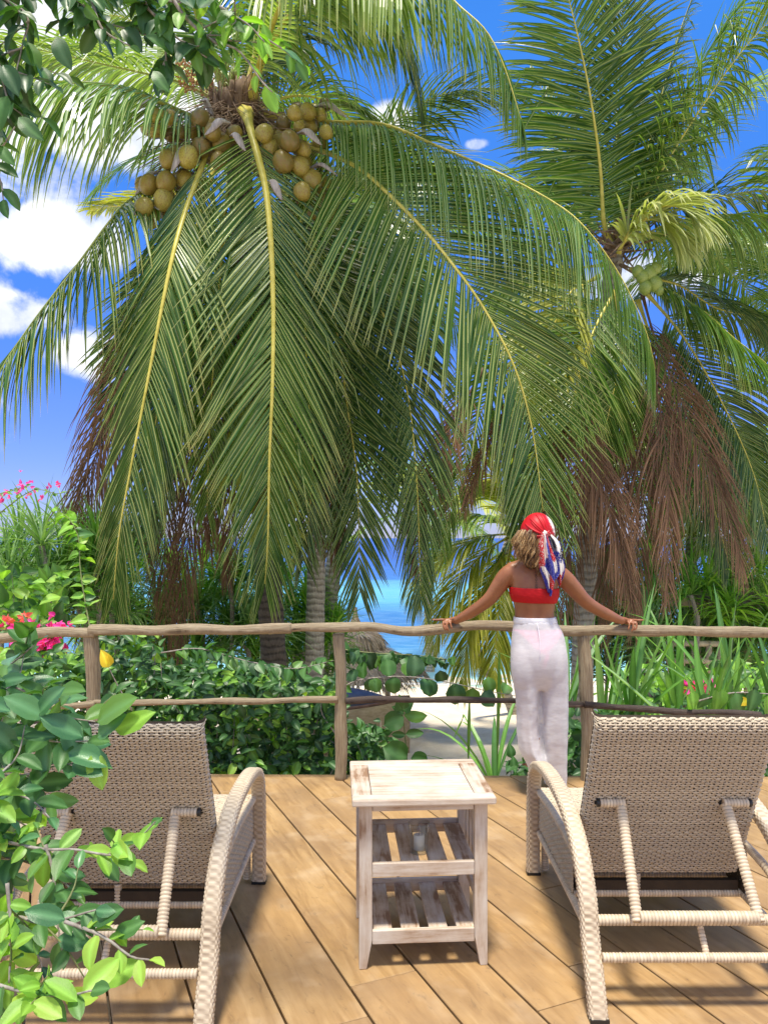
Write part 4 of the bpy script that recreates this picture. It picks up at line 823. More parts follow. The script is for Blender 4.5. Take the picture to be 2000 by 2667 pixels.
pst = spline([P(345, 1850, 4.6), P(310, 1790, 4.58), P(280, 1730, 4.56)], 12); V, F, al, ar = tube(pst, np.linspace(.006, .002, 12), 6); mk('stem', V, F, 'twig', yl, True)
leaf_mats(np.array([P(285, 1738, 4.56), P(280, 1735, 4.55)]), np.array([[-.35, -.2, 1.], [-.6, 0, .9]]), np.array([[.5, -1, .2], [-.3, -1, 0]]), np.array([.115, .09]), yl, 'ovate', ['leaf_yellow'])
# overhanging tree, top left
ot = thing('overhanging_tree', (-3.2, 2.2, -.8), 'dark leafy tree whose twigs hang into the top left corner', 'tree')
V, F, al, ar = tube(spline([(-3.2, 2.2, -.9), (-3.1, 2.3, 1), (-2.9, 2.4, 2.6), (-2.5, 2.4, 3.7)], 20), np.linspace(.13, .07, 20), 12); mk('trunk', V, F, 'trunk_grey', ot, True)
LT = []; LTb = []
def obr(lst, d0, d1, n, sz, tgt=None, r0=.006, sub=3):
    sz = sz*1.02
    p = twig(ot, PP(lst, [d0, d1]), r0, .0016, 'twig'); (LT if tgt is None else tgt).append(branch_leaves(p, n, sz, droop=.5))
    for k in range(sub):
        q = p[rng.integers(4, 22)]; e = q+np.array([rng.normal(.02, .08), rng.normal(0, .07), -rng.uniform(-.02, .07)])
        pp = twig(ot, [q, (q+e)/2+rng.normal(0, .01, 3), e], .003, .001, 'twig', n=10, sides=5); (LT if tgt is None else tgt).append(branch_leaves(pp, 6, sz*.95, droop=.5))
obr([(-150,-200),(-60,-60),(120,-30),(300,-20),(420,-10),(520,20)], 2.3, 2.1, 16, .085, sub=9)
obr([(-150,-100),(0,-10),(70,40),(60,110),(40,200)], 2.2, 2.1, 13, .085, sub=5)
obr([(100,-80),(200,0),(260,60),(215,40)], 2.1, 2.1, 8, .08, sub=4)
obr([(300,-60),(400,30),(470,100),(540,150)], 2.1, 2.0, 11, .08, sub=6)
obr([(420,-60),(480,40),(560,110),(620,130),(680,210),(710,240)], 2.0, 1.95, 13, .06, LTb, sub=4)
obr([(480,-60),(560,10),(640,60),(690,110)], 2.0, 1.95, 9, .065, LTb, sub=4)
obr([(350,-60),(400,60),(430,140),(420,200)], 2.1, 2.05, 9, .078, sub=4)
obr([(-60,60),(-10,150),(20,260),(60,300)], 2.1, 2.1, 11, .085, sub=5)
obr([(-80,200),(-30,300),(0,380),(40,330)], 2.1, 2.05, 8, .08, sub=3)
obr([(-80,330),(-30,400),(0,470),(10,520)], 2.1, 2.05, 7, .075, sub=2)
obr([(230,-60),(250,40),(280,90),(340,120)], 2.1, 2.05, 8, .07, sub=3)
for (x0, y0, x1, y1, s, m) in [(150,95,192,165,.085,'leaf_dark'),(50,305,118,345,.08,'leaf'),(10,170,50,245,.09,'leaf_dark'),(20,250,0,310,.09,'leaf'),(0,380,50,425,.06,'leaf'),(510,130,542,215,.06,'leaf'),(400,185,450,225,.065,'leaf'),(640,110,668,60,.055,'leaf'),(700,120,690,70,.05,'leaf_bright')]:
    a_ = P(x0, y0, 2.0); leaf_mats([a_], [P(x1, y1, 1.98)-a_], np.array([[.2, -1, .3]]), s, ot, 'ell', [m])
# crown above the frame
q = rng.normal(0, 1, (2000, 3))*[.8, .7, .32]+np.array([-2.2, 1.5, 3.9]); q = q[(q[:, 2] > 3.25+.4*np.abs(q[:, 0]+2.4)*0) & (q[:, 1]*.72+1.75 < q[:, 2])]
LT.append([q, rng.normal(0, 1, q.shape)-[0, 0, .6], rng.normal(0, .6, q.shape)+[0, 0, 1], rng.uniform(.07, .1, len(q))])
B_ = cat(LT); leaf_mats(*B_, ot, 'ell', ['leaf_dark', 'leaf_dark', 'leaf'], 200)
B_ = cat(LTb); leaf_mats(*B_, ot, 'ell', ['leaf', 'leaf', 'leaf_bright'], 60)
# hedges and vines behind the railing
def bush(name, label, cat_, regions, kind, mats, size, limit=300, nb=.8, loc=None, stems=10, group=None):
    """regions: (x0,y0,x1,y1,d0,d1,n)"""
    r0 = regions[0]; base = P((r0[0]+r0[2])/2, r0[3], (r0[4]+r0[5])/2) if loc is None else loc
    t = thing(name, base, label, cat_, group); Ps = []
    for (x0, y0, x1, y1, d0, d1, n) in regions:
        x = rng.uniform(x0, x1, n); y = rng.uniform(y0, y1, n); d = rng.uniform(d0, d1, n)
        clump = np.sin(x*.045+d*4)+np.sin(y*.05-d*3)+rng.normal(0, .7, n); y = y+clump*7
        p = np.stack([(x-1000)/FOC*d, d, EYE-(y-HOR)/FOC*d], -1); Ps.append(p)
        for k in range(max(1, int(stems*n/600))):
            i = rng.integers(n); e = p[i]; b = np.array([e[0]+rng.normal(0, .12), e[1]+rng.uniform(0, .1), max(e[2]-rng.uniform(.25, .8), float(ground_z(e[0], e[1]))-.1)])
            twig(t, [b, (b+e)/2+rng.normal(0, .05, 3), e], .006, .002, 'twig', 'stem', n=10, sides=5)
    p = np.vstack(Ps); n = len(p)
    dr = rng.normal(0, 1, (n, 3))*[1, .6, .7]+[0, -.25, .1]; nn = np.tile([0, -nb, .9], (n, 1))+rng.normal(0, .45, (n, 3))
    leaf_mats(p, dr, nn, size*rng.uniform(.65, 1.2, n), t, kind, mats, limit); return t
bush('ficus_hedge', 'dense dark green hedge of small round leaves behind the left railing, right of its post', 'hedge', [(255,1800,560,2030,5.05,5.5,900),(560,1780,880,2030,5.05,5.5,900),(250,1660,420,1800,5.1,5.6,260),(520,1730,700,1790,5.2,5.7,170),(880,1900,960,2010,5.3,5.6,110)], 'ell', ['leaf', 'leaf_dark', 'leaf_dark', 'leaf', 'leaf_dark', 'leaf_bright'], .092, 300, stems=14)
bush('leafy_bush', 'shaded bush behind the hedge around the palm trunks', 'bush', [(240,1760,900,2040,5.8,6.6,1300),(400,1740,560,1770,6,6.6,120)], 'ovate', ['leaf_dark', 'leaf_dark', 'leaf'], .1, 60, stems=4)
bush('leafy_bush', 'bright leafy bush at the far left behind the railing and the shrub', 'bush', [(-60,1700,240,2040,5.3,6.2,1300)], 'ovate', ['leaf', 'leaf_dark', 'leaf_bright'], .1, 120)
bush('leafy_bush', 'yellow-green broad-leaved bush at the left above the railing', 'bush', [(-60,1500,170,1610,6.6,7.6,200),(20,1590,160,1700,6.6,7.4,110)], 'ovate', ['leaf_bright', 'leaf_bright', 'leaf'], .16, 150)
bush('leafy_bush', 'low dark bush at the foot of the middle railing post', 'bush', [(900,1890,1010,2010,5.2,5.8,170)], 'ovate', ['leaf_dark', 'leaf'], .085, 100)
bush('leafy_bush', 'low green bush between the person and the right log post', 'bush', [(1470,1860,1560,2040,5.2,6.0,200),(1330,1970,1400,2040,5.1,5.5,45)], 'ovate', ['leaf_dark', 'leaf'], .10, 120)
bush('leafy_bush', 'tangled green bush at the far right behind the right recliner', 'bush', [(1560,1850,2100,2060,5.4,6.6,1000)], 'ovate', ['leaf_dark', 'leaf', 'leaf'], .11, 80)
# climbing vine, left
cv_ = thing('climbing_vine', P(225, 1640, 5.3), 'bright climbing vine up the dead fronds left of the railing post', 'vine')
p = twig(cv_, PP([(240,1660),(225,1580),(210,1480),(205,1400),(180,1350),(150,1330)], [5.4, 5.8]), .006, .002, 'twig_g', n=30); b_ = [branch_leaves(p, 34, .11, droop=.5), branch_leaves(p, 26, .1, droop=.6)]
leaf_mats(*cat(b_), cv_, 'ovate', ['leaf_bright', 'leaf_bright', 'leaf'])
# heart-leaved vines on the railing
hv = thing('heart_leaf_vine', P(905, 1740, 4.95), 'vine with a row of hanging heart-shaped leaves right of the middle post', 'vine')
for lst, n, sz in [([(880,1690),(960,1700),(1040,1705),(1110,1710),(1190,1722)], 34, .105), ([(880,1700),(980,1712),(1080,1716),(1160,1722)], 20, .10)]:
    p = twig(hv, PP(lst, [4.95, 5.05]), .005, .002, 'twig_g', n=24); n_ = n; t = np.linspace(.02, .99, n_); i = (t*23).astype(int); b = p[np.minimum(i, 23)]
    leaf_mats(b+rng.normal(0, .012, b.shape), np.tile([.15, -.3, -1.], (n_, 1))+rng.normal(0, .35, (n_, 3)), np.tile([0, -.8, .5], (n_, 1))+rng.normal(0, .55, (n_, 3)), sz*np.linspace(1.1, .55, n_)*rng.uniform(.8, 1.1, n_), hv, 'heart', ['leaf', 'leaf_dark'])
hv2 = thing('creeping_vine', P(905, 1800, 4.9), 'thin creeper with round leaves strung above the middle rail beside the person', 'vine')
p = twig(hv2, PP([(890,1790),(940,1770),(1030,1762),(1100,1766),(1170,1778),(1260,1798),(1340,1812)], [4.9, 4.85]), .0045, .002, 'twig', n=30)
t = np.array([.08,.14,.2,.24,.3,.33,.38,.44,.49,.53,.6,.66,.7,.78,.84,.88,.94]); b = p[(t*29).astype(int)]; n_ = len(t)
leaf_mats(b, np.tile([.0, -.2, -1.], (n_, 1))*np.where(rng.random(n_) < .3, -1, 1)[:, None]+rng.normal(0, .35, (n_, 3)), np.tile([0, -1, .3], (n_, 1))+rng.normal(0, .35, (n_, 3)), rng.uniform(.085, .135, n_), hv2, 'round', ['leaf', 'leaf_dark', 'leaf'])
hv3 = thing('creeping_vine', P(700, 1790, 4.95), 'leafy creeper hanging over the middle rail left of the middle post', 'vine')
p = twig(hv3, PP([(420,1700),(520,1690),(640,1720),(760,1740),(870,1720)], [5.0, 4.95]), .005, .002, 'twig', n=30); leaf_mats(*cat([branch_leaves(p, 40, .10, droop=.6), branch_leaves(p, 30, .09, droop=.4)]), hv3, 'ovate', ['leaf', 'leaf_dark', 'leaf'])
sg = thing('sapling', P(1058, 2010, 5.1), 'young sapling with a few big round leaves behind the side table', 'plant')
p = twig(sg, PP([(1062,2060),(1060,1990),(1055,1920),(1048,1860),(1045,1840)], [5.1, 5.1]), .006, .003, 'twig_g', 'stem')
for (x, y, dx, dz, s, k_) in [(1060,1975,-.55,.3,.17,'round'),(1070,1975,1,-.15,.115,'round'),(1056,1912,1,.1,.12,'ell'),(1052,1868,-1,-.35,.14,'round'),(1052,1862,1,.1,.15,'ell'),(1048,1850,-.2,1,.11,'heart'),(1048,1848,.7,.6,.1,'heart'),(1052,1860,-.8,.5,.09,'ell'),(1060,1985,.2,-.9,.1,'round'),(1055,1915,-.9,.1,.09,'ell')]:
    leaf_mats(np.array([P(x, y, 5.08)]), np.array([[dx, -.1, dz]]), np.array([[.05, -1, .35]]), s, sg, k_, ['leaf'])
# strap-leaved plants
def rosette(name, label, cat_, base, n, Lr, wr, el, mats, grav=.06, az=(0, 360), group=None, K=9, limit=60, K2=None):
    t = thing(name, base, label, cat_, group)
    for k in range(min(n, limit)):
        a_ = R(rng.uniform(*az)); e = R(rng.uniform(*el)); d = np.array([[math.sin(a_)*math.cos(e), math.cos(a_)*math.cos(e), math.sin(e)]]); Ln = rng.uniform(*Lr)
        nn = np.array([[-math.sin(a_)*math.sin(e), -math.cos(a_)*math.sin(e), math.cos(e)]])
        V, F, al, tn = leaflets(np.array([base])+d*.02+rng.normal(0, .02, (1, 3)), d, nn, np.array([Ln]), np.array([rng.uniform(*wr)]), np.array([grav*rng.uniform(.3, 2.2)]), K, np.array([rng.random()]), fold=.22, kink=.16)
        mk('leaf', V, F, mats[rng.integers(len(mats))], t, False, {'tone': tn, 'vein': np.tile([0, .8, 0], len(V)//3)})
    return t
pl = [(1640,1900,5.7,14,'strap-leaved lily right of the right log post'),(1760,1880,6.2,14,'tall strap-leaved lily midway along the right railing'),(1900,1890,5.6,17,'largest strap-leaved lily at the right, its blades fanned above the recliner'),(2020,1900,5.6,12,'strap-leaved lily cut off by the right edge of the view'),(1570,1930,5.9,11,'strap-leaved lily crowded behind the right log post'),(1480,1850,6.4,11,'strap-leaved lily with blades showing beside the white trousers'),(1830,1960,5.3,14,'low dark strap-leaved lily just above the right backrest')]
for (x, y, d, n, lab) in pl:
    rosette('strap_leaf_lily', lab, 'plant', P(x, y, d), n, (.6, 1.15), (.038, .06), (38, 88), ['strap', 'strap', 'leaf', 'strap_grey'], .07)
rosette('strap_leaf_lily', 'sparse dark strap-leaved plant over the sand left of the person', 'plant', P(1290, 2060, 5.3), 12, (.5, .95), (.025, .045), (15, 80), ['leaf', 'strap'], .12, az=(200, 430))
rosette('strap_leaf_lily', 'dark strap-leaved plant low beside the right recliner armrest', 'plant', P(1520, 2080, 5.3), 14, (.35, .7), (.025, .045), (10, 70), ['leaf', 'leaf_dark'], .12)
for (x, y, L_) in [(1222,1830,.52),(1300,1700,.95)]:
    V, F, al, tn = leaflets(np.array([P(x, y, 4.95)]), np.array([[-.02, 0, -1.]]), np.array([[0, -1., 0]]), np.array([L_*.8]), np.array([.022]), np.array([.02]), 6, np.array([.2]))
    tag(mk('hanging_leaf', V, F, 'leaf', None, False, {'tone': tn, 'vein': np.zeros(len(V))}, origin=P(x, y, 4.95)), 'long thin leaf hanging straight down from the middle rail' if x < 1250 else 'long thin leaf hanging beside the white trousers', 'leaf')
ml = thing('drooping_leaves', P(1900, 1830, 5.0), 'broad drooping leaves, one pale and one yellowing, over the right middle rail', 'plant')
twig(ml, PP([(1800,1830),(1900,1806),(2000,1808),(2080,1815)], [5, 5]), .006, .003, 'twig', 'stem')
for (x, y, dx, dz, s, m) in [(1870,1790,-.1,-1,.17,'leaf_bright'),(1800,1800,.1,-1,.12,'leaf_bright'),(1915,1800,.5,-1,.19,'leaf'),(1965,1795,-.3,-1,.16,'leaf'),(1950,1825,-.8,-.3,.09,'leaf_yellow'),(2000,1810,0,-1,.17,'leaf_bright'),(1850,1810,-.6,-.8,.12,'leaf')]:
    leaf_mats(np.array([P(x, y, 5.0)]), np.array([[dx, -.15, dz]]), np.array([[.2, -1, .3]]), s, ml, 'ovate', [m])
# spiky screwpine bushes
def spiky(name, label, heads, n, Lr, w, mats, cat_='bush', K=4, grav=.28):
    t = thing(name, P(*heads[0]), label, cat_); acc = {}
    for (x, y, d) in heads:
        c = P(x, y, d); m = mats[rng.integers(len(mats))]
        az = rng.uniform(0, 6.28, n); el = np.radians(rng.uniform(-5, 85, n)); dr = np.stack([np.sin(az)*np.cos(el), np.cos(az)*np.cos(el), np.sin(el)], -1); nn = np.stack([-np.sin(az)*np.sin(el), -np.cos(az)*np.sin(el), np.cos(el)], -1)
        V, F, al, tn = leaflets(np.tile(c, (n, 1)), dr, nn, rng.uniform(*Lr, n), np.full(n, w), np.full(n, grav)*rng.uniform(.5, 1.6, n), K, kink=.1)
        acc.setdefault(m, Acc()).add(V, F, tone=tn, vein=np.zeros(len(V)))
    for m, a_ in acc.items(): a_.mk('leaves', m, t)['kind'] = 'stuff'
    ac = Acc()
    for (x, y, d) in heads[::3]:
        c = P(x, y, d); ac.tube(spline([c*[1, 1, 0]+[0, 0, float(ground_z(c[0], c[1]))-.2], c*[1, 1, .5]+[.1, 0, 0], c], 8), .03, 6)
    ac.mk('stem', 'twig', t)
    return t
def heads(x0, y0, x1, y1, d0, d1, n, top=None):
    o = []
    for k in range(n):
        x = rng.uniform(x0, x1); yt = y0 if top is None else np.interp(x, top[0], top[1]); o.append((x, rng.uniform(yt, y1), rng.uniform(d0, d1)))
    return o
spiky('screwpine_bush', 'tall pale green screwpine thicket at the left below the hanging fronds', heads(-40, 1380, 330, 1640, 8.0, 9.8, 46, ([-40, 60, 130, 200, 330], [1440, 1420, 1370, 1400, 1480])), 46, (.5, .85), .028, ['strap_grey', 'strap_grey', 'strap'])
spiky('screwpine_bush', 'shaded screwpine growth between the dead fronds and the dark trunk', heads(230, 1430, 720, 1740, 10.5, 12, 70), 50, (.5, .9), .032, ['strap_grey', 'strap', 'leaf_bright'])
spiky('screwpine_bush', 'bright screwpine bush around the light grey trunk', heads(700, 1500, 885, 1770, 12, 13.4, 40, ([700, 760, 810, 850, 885], [1500, 1510, 1530, 1580, 1640])), 44, (.4, .75), .035, ['strap', 'leaf_bright'])
spiky('screwpine_bush', 'spiky green growth under the palms behind the hut at the right', heads(1650, 1500, 2080, 1780, 11, 15, 70), 44, (.6, 1.0), .04, ['strap', 'strap_grey', 'leaf_bright'])
spiky('screwpine_bush', 'spiky thicket behind the tall right palm trunk', heads(1480, 1480, 1680, 1760, 13, 15, 34), 40, (.5, 1.0), .04, ['strap', 'leaf', 'leaf'])
bush('leafy_bush', 'green undergrowth round the bamboo railing at the right', 'bush', [(1640,1740,2100,1900,7.5,9.5,700)], 'ovate', ['leaf_bright', 'leaf', 'leaf_dark'], .13, 100)
# bougainvillea
def boug(label, branches, nf, sz, mats, blobs, d):
    t = thing('bougainvillea', P(*branches[0][0], d) if branches else P(*blobs[0][:2], d), label, 'flowering plant'); G_ = []; FL = []
    for b in branches:
        p = twig(t, PP(b, [d, d]), .006, .002, 'twig_g', n=24); G_.append(branch_leaves(p, 22, sz*.9, droop=.3)); i = rng.integers(2, 24, nf); FL.append(p[i]+rng.normal(0, .05, (nf, 3)))
    for (x, y, rx, ry, n) in blobs:
        FL.append(np.stack([P(x+rng.normal(0, rx*.5), y+rng.normal(0, ry*.5), d+rng.normal(0, .12)) for _ in range(n)]))
    f = np.vstack(FL); f3 = np.repeat(f, 3, 0)+rng.normal(0, .008, (len(f)*3, 3)); n = len(f3)
    leaf_mats(f3, rng.normal(0, 1, (n, 3))+[0, -.3, .2], rng.normal(0, .7, (n, 3))+[0, -.7, .4], sz*.62*rng.uniform(.8, 1.2, n), t, 'ovate', mats, 200, 'flower_bract')
    if G_: leaf_mats(*cat(G_), t, 'ovate', ['leaf', 'leaf_bright'], 120)
    return t
boug('arching bougainvillea twig with magenta flowers against the sky at the left', [[(-60,1390),(20,1320),(90,1275),(150,1285),(182,1278)], [(-60,1300),(20,1280),(70,1265)]], 5, .055, ['bract'], [(60,1270,40,14,6),(140,1262,30,6,3),(20,1300,20,20,5)], 6.0)
boug('magenta bougainvillea clump behind the left end of the top rail', [[(-40,1720),(60,1690),(150,1650)], [(-20,1640),(60,1640),(130,1620)]], 10, .10, ['bract'], [(80,1635,45,16,26),(150,1640,25,22,16),(115,1682,55,18,46),(15,1712,12,5,6)], 6.2)
boug('small coral-red flowers above the magenta clump at the left', [], 0, .08, ['bract_red'], [(62,1608,10,5,4),(20,1612,8,5,3)], 6.2)
boug('small magenta flower spray low between the lilies at the right', [[(1740,1830),(1790,1790),(1850,1780)]], 5, .10, ['bract'], [(1795,1787,26,16,24),(1845,1790,12,10,8),(1755,1800,8,14,6)], 6.6)
# ------------------------------------------------------------------ thatched parasol, boat, hut
um = thing('thatched_parasol', P(985, 1880, 17), 'thatched beach parasol by the sea seen beside the middle railing post', 'parasol')
uc = P(925, 1760, 17); top_ = P(919, 1585, 17); mid_ = P(925, 1650, 17)
def thatch(cx, cy, prof, n=64, nm='thatch', strands=1500):
    V, F = lathe(prof, n, (cx, cy, 0)); V += rng.normal(0, .012, V.shape); t = np.full(len(V), .3)
    o = mk(nm, V, F, 'thatch', um, False, {'tone': t})
    pr = np.array(prof); ac = Acc(); th_ = rng.uniform(0, 6.28, strands); k = rng.integers(1, len(pr)-1, strands); u = rng.random(strands)[:, None]
    a0 = pr[k]*(1-u)+pr[k+1]*u; dn = unit(pr[k+1]-pr[k])
    b = np.stack([cx+a0[:, 0]*np.cos(th_), cy+a0[:, 0]*np.sin(th_), a0[:, 1]], -1); d = np.stack([dn[:, 0]*np.cos(th_), dn[:, 0]*np.sin(th_), dn[:, 1]], -1)+rng.normal(0, .12, b.shape); nn = np.stack([np.cos(th_)*.6, np.sin(th_)*.6, np.full(strands, .8)], -1)
    V, F, al, tn = leaflets(b+nn*.02, d, nn, rng.uniform(.2, .4, strands), np.full(strands, .022), np.full(strands, .06), 2, kink=0)
    s = mk('straw', V, F, 'thatch', o, False, {'tone': tn}); s['kind'] = 'stuff'; return o
z = lambda y: EYE-(y-HOR)/FOC*17
thatch(uc[0], 17, [(.02, z(1583)), (.06, z(1610)), (.12, z(1640)), (.5, z(1650)), (.62, z(1668)), (.66, z(1690))], nm='thatch_cap', strands=900)
thatch(uc[0], 17, [(.3, z(1672)), (.7, z(1690)), (1.05, z(1712)), (1.42, z(1740)), (1.5, z(1752))], strands=2200)
for dx in (.72, -.72):
    V, F, _, _ = tube([(uc[0]+dx, 17, -3.0), (uc[0]+dx, 17, z(1700))], .06, 10); mk('pole', V, F, 'bamboo', um, True)
a = NT('boat_planks'); n = a.noise(a.coord('Object', (.6, 6, 6)), 4, 5); M['boat'] = a.fin(a.pbr(a.ramp(n, [(.3, (.42, .31, .19)), (.7, (.60, .48, .32))]), .7, n, .4, .01))
M['tarp'] = plain('dark_blue_tarpaulin', (.035, .045, .09), (.07, .09, .17), 5, .5); M['boat_rim'] = plain('worn_red_brown_rim', (.13, .06, .04), (.25, .14, .10), 8, .7); M['navy'] = plain('blue_paint', (.02, .08, .35), (.04, .13, .45), 8, .5)
bt = thing('beached_boat', P(900, 1900, 15), 'beached wooden boat with dark blue cover lying on the sand by the hedge', 'boat')
g = []; n1, n2 = 26, 12; z0, z1 = -2.78, -1.83
for i in range(n1):
    s = i/(n1-1); w = .62*(1-s**3.2)*min(1, .55+s*1.5); x = -2.6+3.1*s; sheer = .16*s**3
    g.append([(x+.0*q, 15.2-w*math.sin(f*math.pi/2)*.98*(1 if 1 else 0) if f >= 0 else 15.2+w*math.sin(-f*math.pi/2), z0+(z1+sheer-z0)*abs(f)**1.6) for q, f in enumerate(np.linspace(-1, 1, n2*2+1))])
g = np.array(g); m2 = g.shape[1]; i = np.arange(n1-1)[:, None]*m2; j = np.arange(m2-1)[None]
hl = mk('hull', g.reshape(-1, 3), np.stack([i+j, i+j+1, i+j+1+m2, i+j+m2], -1).reshape(-1, 4), 'boat', bt, True); md = hl.modifiers.new('thickness', 'SOLIDIFY'); md.thickness = .03
for f in (0, -1):
    V, F, _, _ = tube(g[:, f]+[0, 0, .02], .035, 8); mk('gunwale', V, F, 'boat_rim', bt, True)
g2 = []
for i in range(16):
    s = i/15; x = -1.6+1.95*s; hgt = .34*math.sin(math.pi*(.25+.72*s)); w = .58*(1-(.45+.52*s)**3.2)**.8+.02
    g2.append([(x, 15.2-w*math.cos(math.pi*f), -1.83+.03+hgt*math.sin(math.pi*f)**.7) for f in np.linspace(0, 1, 13)])
g2 = np.array(g2); i = np.arange(15)[:, None]*13; j = np.arange(12)[None]; mk('cover', g2.reshape(-1, 3), np.stack([i+j, i+j+1, i+j+14, i+j+13], -1).reshape(-1, 4), 'tarp', bt, True)
V, F, _, _ = tube([P(925, 1945, 12), P(955, 1900, 12.2)], .04, 8); ob = mk('blue_pole', V, F, 'navy', None, True, origin=P(925, 1945, 12)); tag(ob, 'short blue pole leaning in the bushes below the boat', 'pole')
hu = thing('bamboo_hut', P(1860, 1800, 12), 'small open bamboo hut with thatched eave behind the lilies at the right', 'hut')
def hp(name, a_, b_, r_, mat='bamboo'): V, F, _, _ = tube([a_, b_], r_, 10); return mk(name, V, F, mat, hu, True)
for x, d in ((1815,12),(1945,12),(1780,13.5),(1920,13.5)): hp('post', P(x, 1850, d), P(x, 1545, d), .055)
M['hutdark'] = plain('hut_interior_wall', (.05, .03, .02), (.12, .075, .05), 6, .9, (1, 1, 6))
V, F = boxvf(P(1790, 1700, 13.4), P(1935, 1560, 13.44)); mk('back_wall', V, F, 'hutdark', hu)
for y in (1552, 1570): hp('beam', P(1740, y, 11.98), P(1990, y+6, 11.98), .05)
V = [P(1780, 1556, 11.7), P(1970, 1560, 11.7), P(1955, 1512, 12.8), P(1800, 1510, 12.8), P(1970, 1550, 14), P(1790, 1548, 14)]
rf = mk('roof', V, [[0, 1, 2, 3], [3, 2, 4, 5]], 'thatch', hu, False, {'tone': [.4]*6}); md = rf.modifiers.new('thickness', 'SOLIDIFY'); md.thickness = .12
n = 900; u = rng.random((n, 1)); v = rng.random((n, 1)); b = (V[0]*(1-u)+V[1]*u)*(1-v)+(V[3]*(1-u)+V[2]*u)*v+[0, -.03, .05]
Vx, F, al, tn = leaflets(b, np.tile([0, -1, -.35], (n, 1))+rng.normal(0, .2, (n, 3)), np.tile([0, -.4, 1.], (n, 1)), rng.uniform(.3, .5, n), np.full(n, .03), np.full(n, .1), 2, kink=0); s = mk('straw', Vx, F, 'thatch', rf, False, {'tone': tn}); s['kind'] = 'stuff'
for y in (1675, 1720): hp('rail', P(1735, y, 11.4), P(1880, y+2, 11.4), .045)
for x in (1745, 1775, 1808, 1845, 1875): hp('baluster', P(x, 1760, 11.4), P(x, 1672, 11.4), .045)
for (x0, y0, x1, y1, lab) in [(1390,1905,1560,1900,'white-grey driftwood log lying on the sand behind the trousers'),(1240,1905,1300,1925,'small driftwood stick on the sand by the person')]:
    V, F, al, ar = tube(spline([P(x0, y0, 10.5), P((x0+x1)/2, (y0+y1)/2-3, 10.8), P(x1, y1, 11)], 14)*[1, 1, 0]+np.array([0, 0, 1.])*(float(ground_z(P((x0+x1)/2, 1900, 10.8)[0], 10.8))+.05), .05 if x0 > 1300 else .02, 8)
    tag(mk('driftwood', V, F, 'bamboo', None, True, {'along': al, 'around': ar}, origin=V[0]), lab, 'driftwood')
# ------------------------------------------------------------------ the person at the railing
a = NT('tanned_skin'); n = a.noise(a.coord('Object'), 7, 4); n2 = a.noise(a.coord('Object'), 90, 3)
c = a.ramp(n, [(.3, (.24, .085, .034)), (.7, (.34, .135, .058))])
M['skin'] = a.fin(a.pbr(c, .42, n2, .08, .001, Subsurface_Weight=.08, Subsurface_Scale=.01))
def rings(cs, K=40, groove=0.0):
    """cs rows: cx px, y px, halfwidth px, depth centre, half depth m, exponent"""
    c_ = spline(np.array([[*P(r[0], r[1], r[3]), r[2]*r[3]/FOC, r[4], r[5]] for r in cs]), 60 if len(cs) > 5 else 30)
    th_ = np.linspace(0, 2*np.pi, K, endpoint=False); V = []
    for q, r in enumerate(c_):
        e = 2/r[5]; x = np.sign(np.cos(th_))*np.abs(np.cos(th_))**e*r[3]; y = np.sign(np.sin(th_))*np.abs(np.sin(th_))**e*r[4]
        k = 1-groove*np.exp(-((th_-1.5*np.pi)/.16)**2)
        V.append(np.stack([r[0]+x, r[1]+y*k, np.full(K, r[2])], -1))
    V = np.array(V); m = len(V); V = np.vstack([V.reshape(-1, 3), V[0].mean(0), V[-1].mean(0)]); i = np.arange(m-1)[:, None]*K; j = np.arange(K)[None]; k = (j+1) % K
    F = [np.stack([i+j, i+j+K, i+k+K, i+k], -1).reshape(-1, 4), np.stack([np.full(K, m*K), j[0], k[0]], -1), np.stack([np.full(K, m*K+1), k[0]+(m-1)*K, j[0]+(m-1)*K], -1)]
    return V, F
def ellip(c, r, n=24, rot=None):
    t = np.linspace(-np.pi/2, np.pi/2, n//2+1); V, F = lathe([(max(1e-4, math.cos(a_)), math.sin(a_)) for a_ in t], n); V = V*np.asarray(r)
    if rot is not None: V = V@np.array(Matrix.Rotation(rot[0], 3, rot[1])).T
    return V+np.asarray(c), F
DB = 4.50
def PB(x, y, dd=0.): return P(x, y, DB+dd)
torso = [(1402,1425,15,DB,.045,2), (1400,1446,17,DB,.05,2), (1396,1460,36,DB,.055,2.1), (1392,1474,62,DB,.068,2.3), (1391,1492,68,DB,.085,2.4), (1390,1515,62,DB,.10,2.4), (1390,1545,60,DB,.105,2.4), (1391,1570,54,DB,.098,2.3), (1391,1598,50,DB,.09,2.2), (1394,1625,54,DB,.092,2.2), (1399,1655,63,DB,.105,2.3), (1403,1700,69,DB,.122,2.3), (1404,1735,69,DB,.12,2.3), (1404,1765,62,DB,.095,2.3)]
WO = P(1440, 2052, 4.55)
wom = thing('person', [WO[0], WO[1], 0], 'person from behind wearing headscarf, red top and sheer trousers, hands on the rail', 'person')
bd_ = Acc()
V, F = rings(torso, 56, .11); bd_.add(V, F)
def limb(pts, rad, K=20, n=40, flat=1.):
    p = spline(pts, n); r = np.interp(np.linspace(0, 1, n), np.linspace(0, 1, len(rad)), rad); V, F, _, _ = tube(p, r, K, flat=flat); bd_.add(V, F)
    bd_.add(*ellip(p[-1], [r[-1]]*3, 16)); bd_.add(*ellip(p[0], [r[0]]*3, 16))
limb([PB(1397,1456,.01), PB(1372,1468,.005), PB(1346,1482,.0)], [.040, .042, .048]); limb([PB(1397,1456,.01), PB(1416,1470,.005), PB(1438,1486,.0)], [.040, .042, .048])
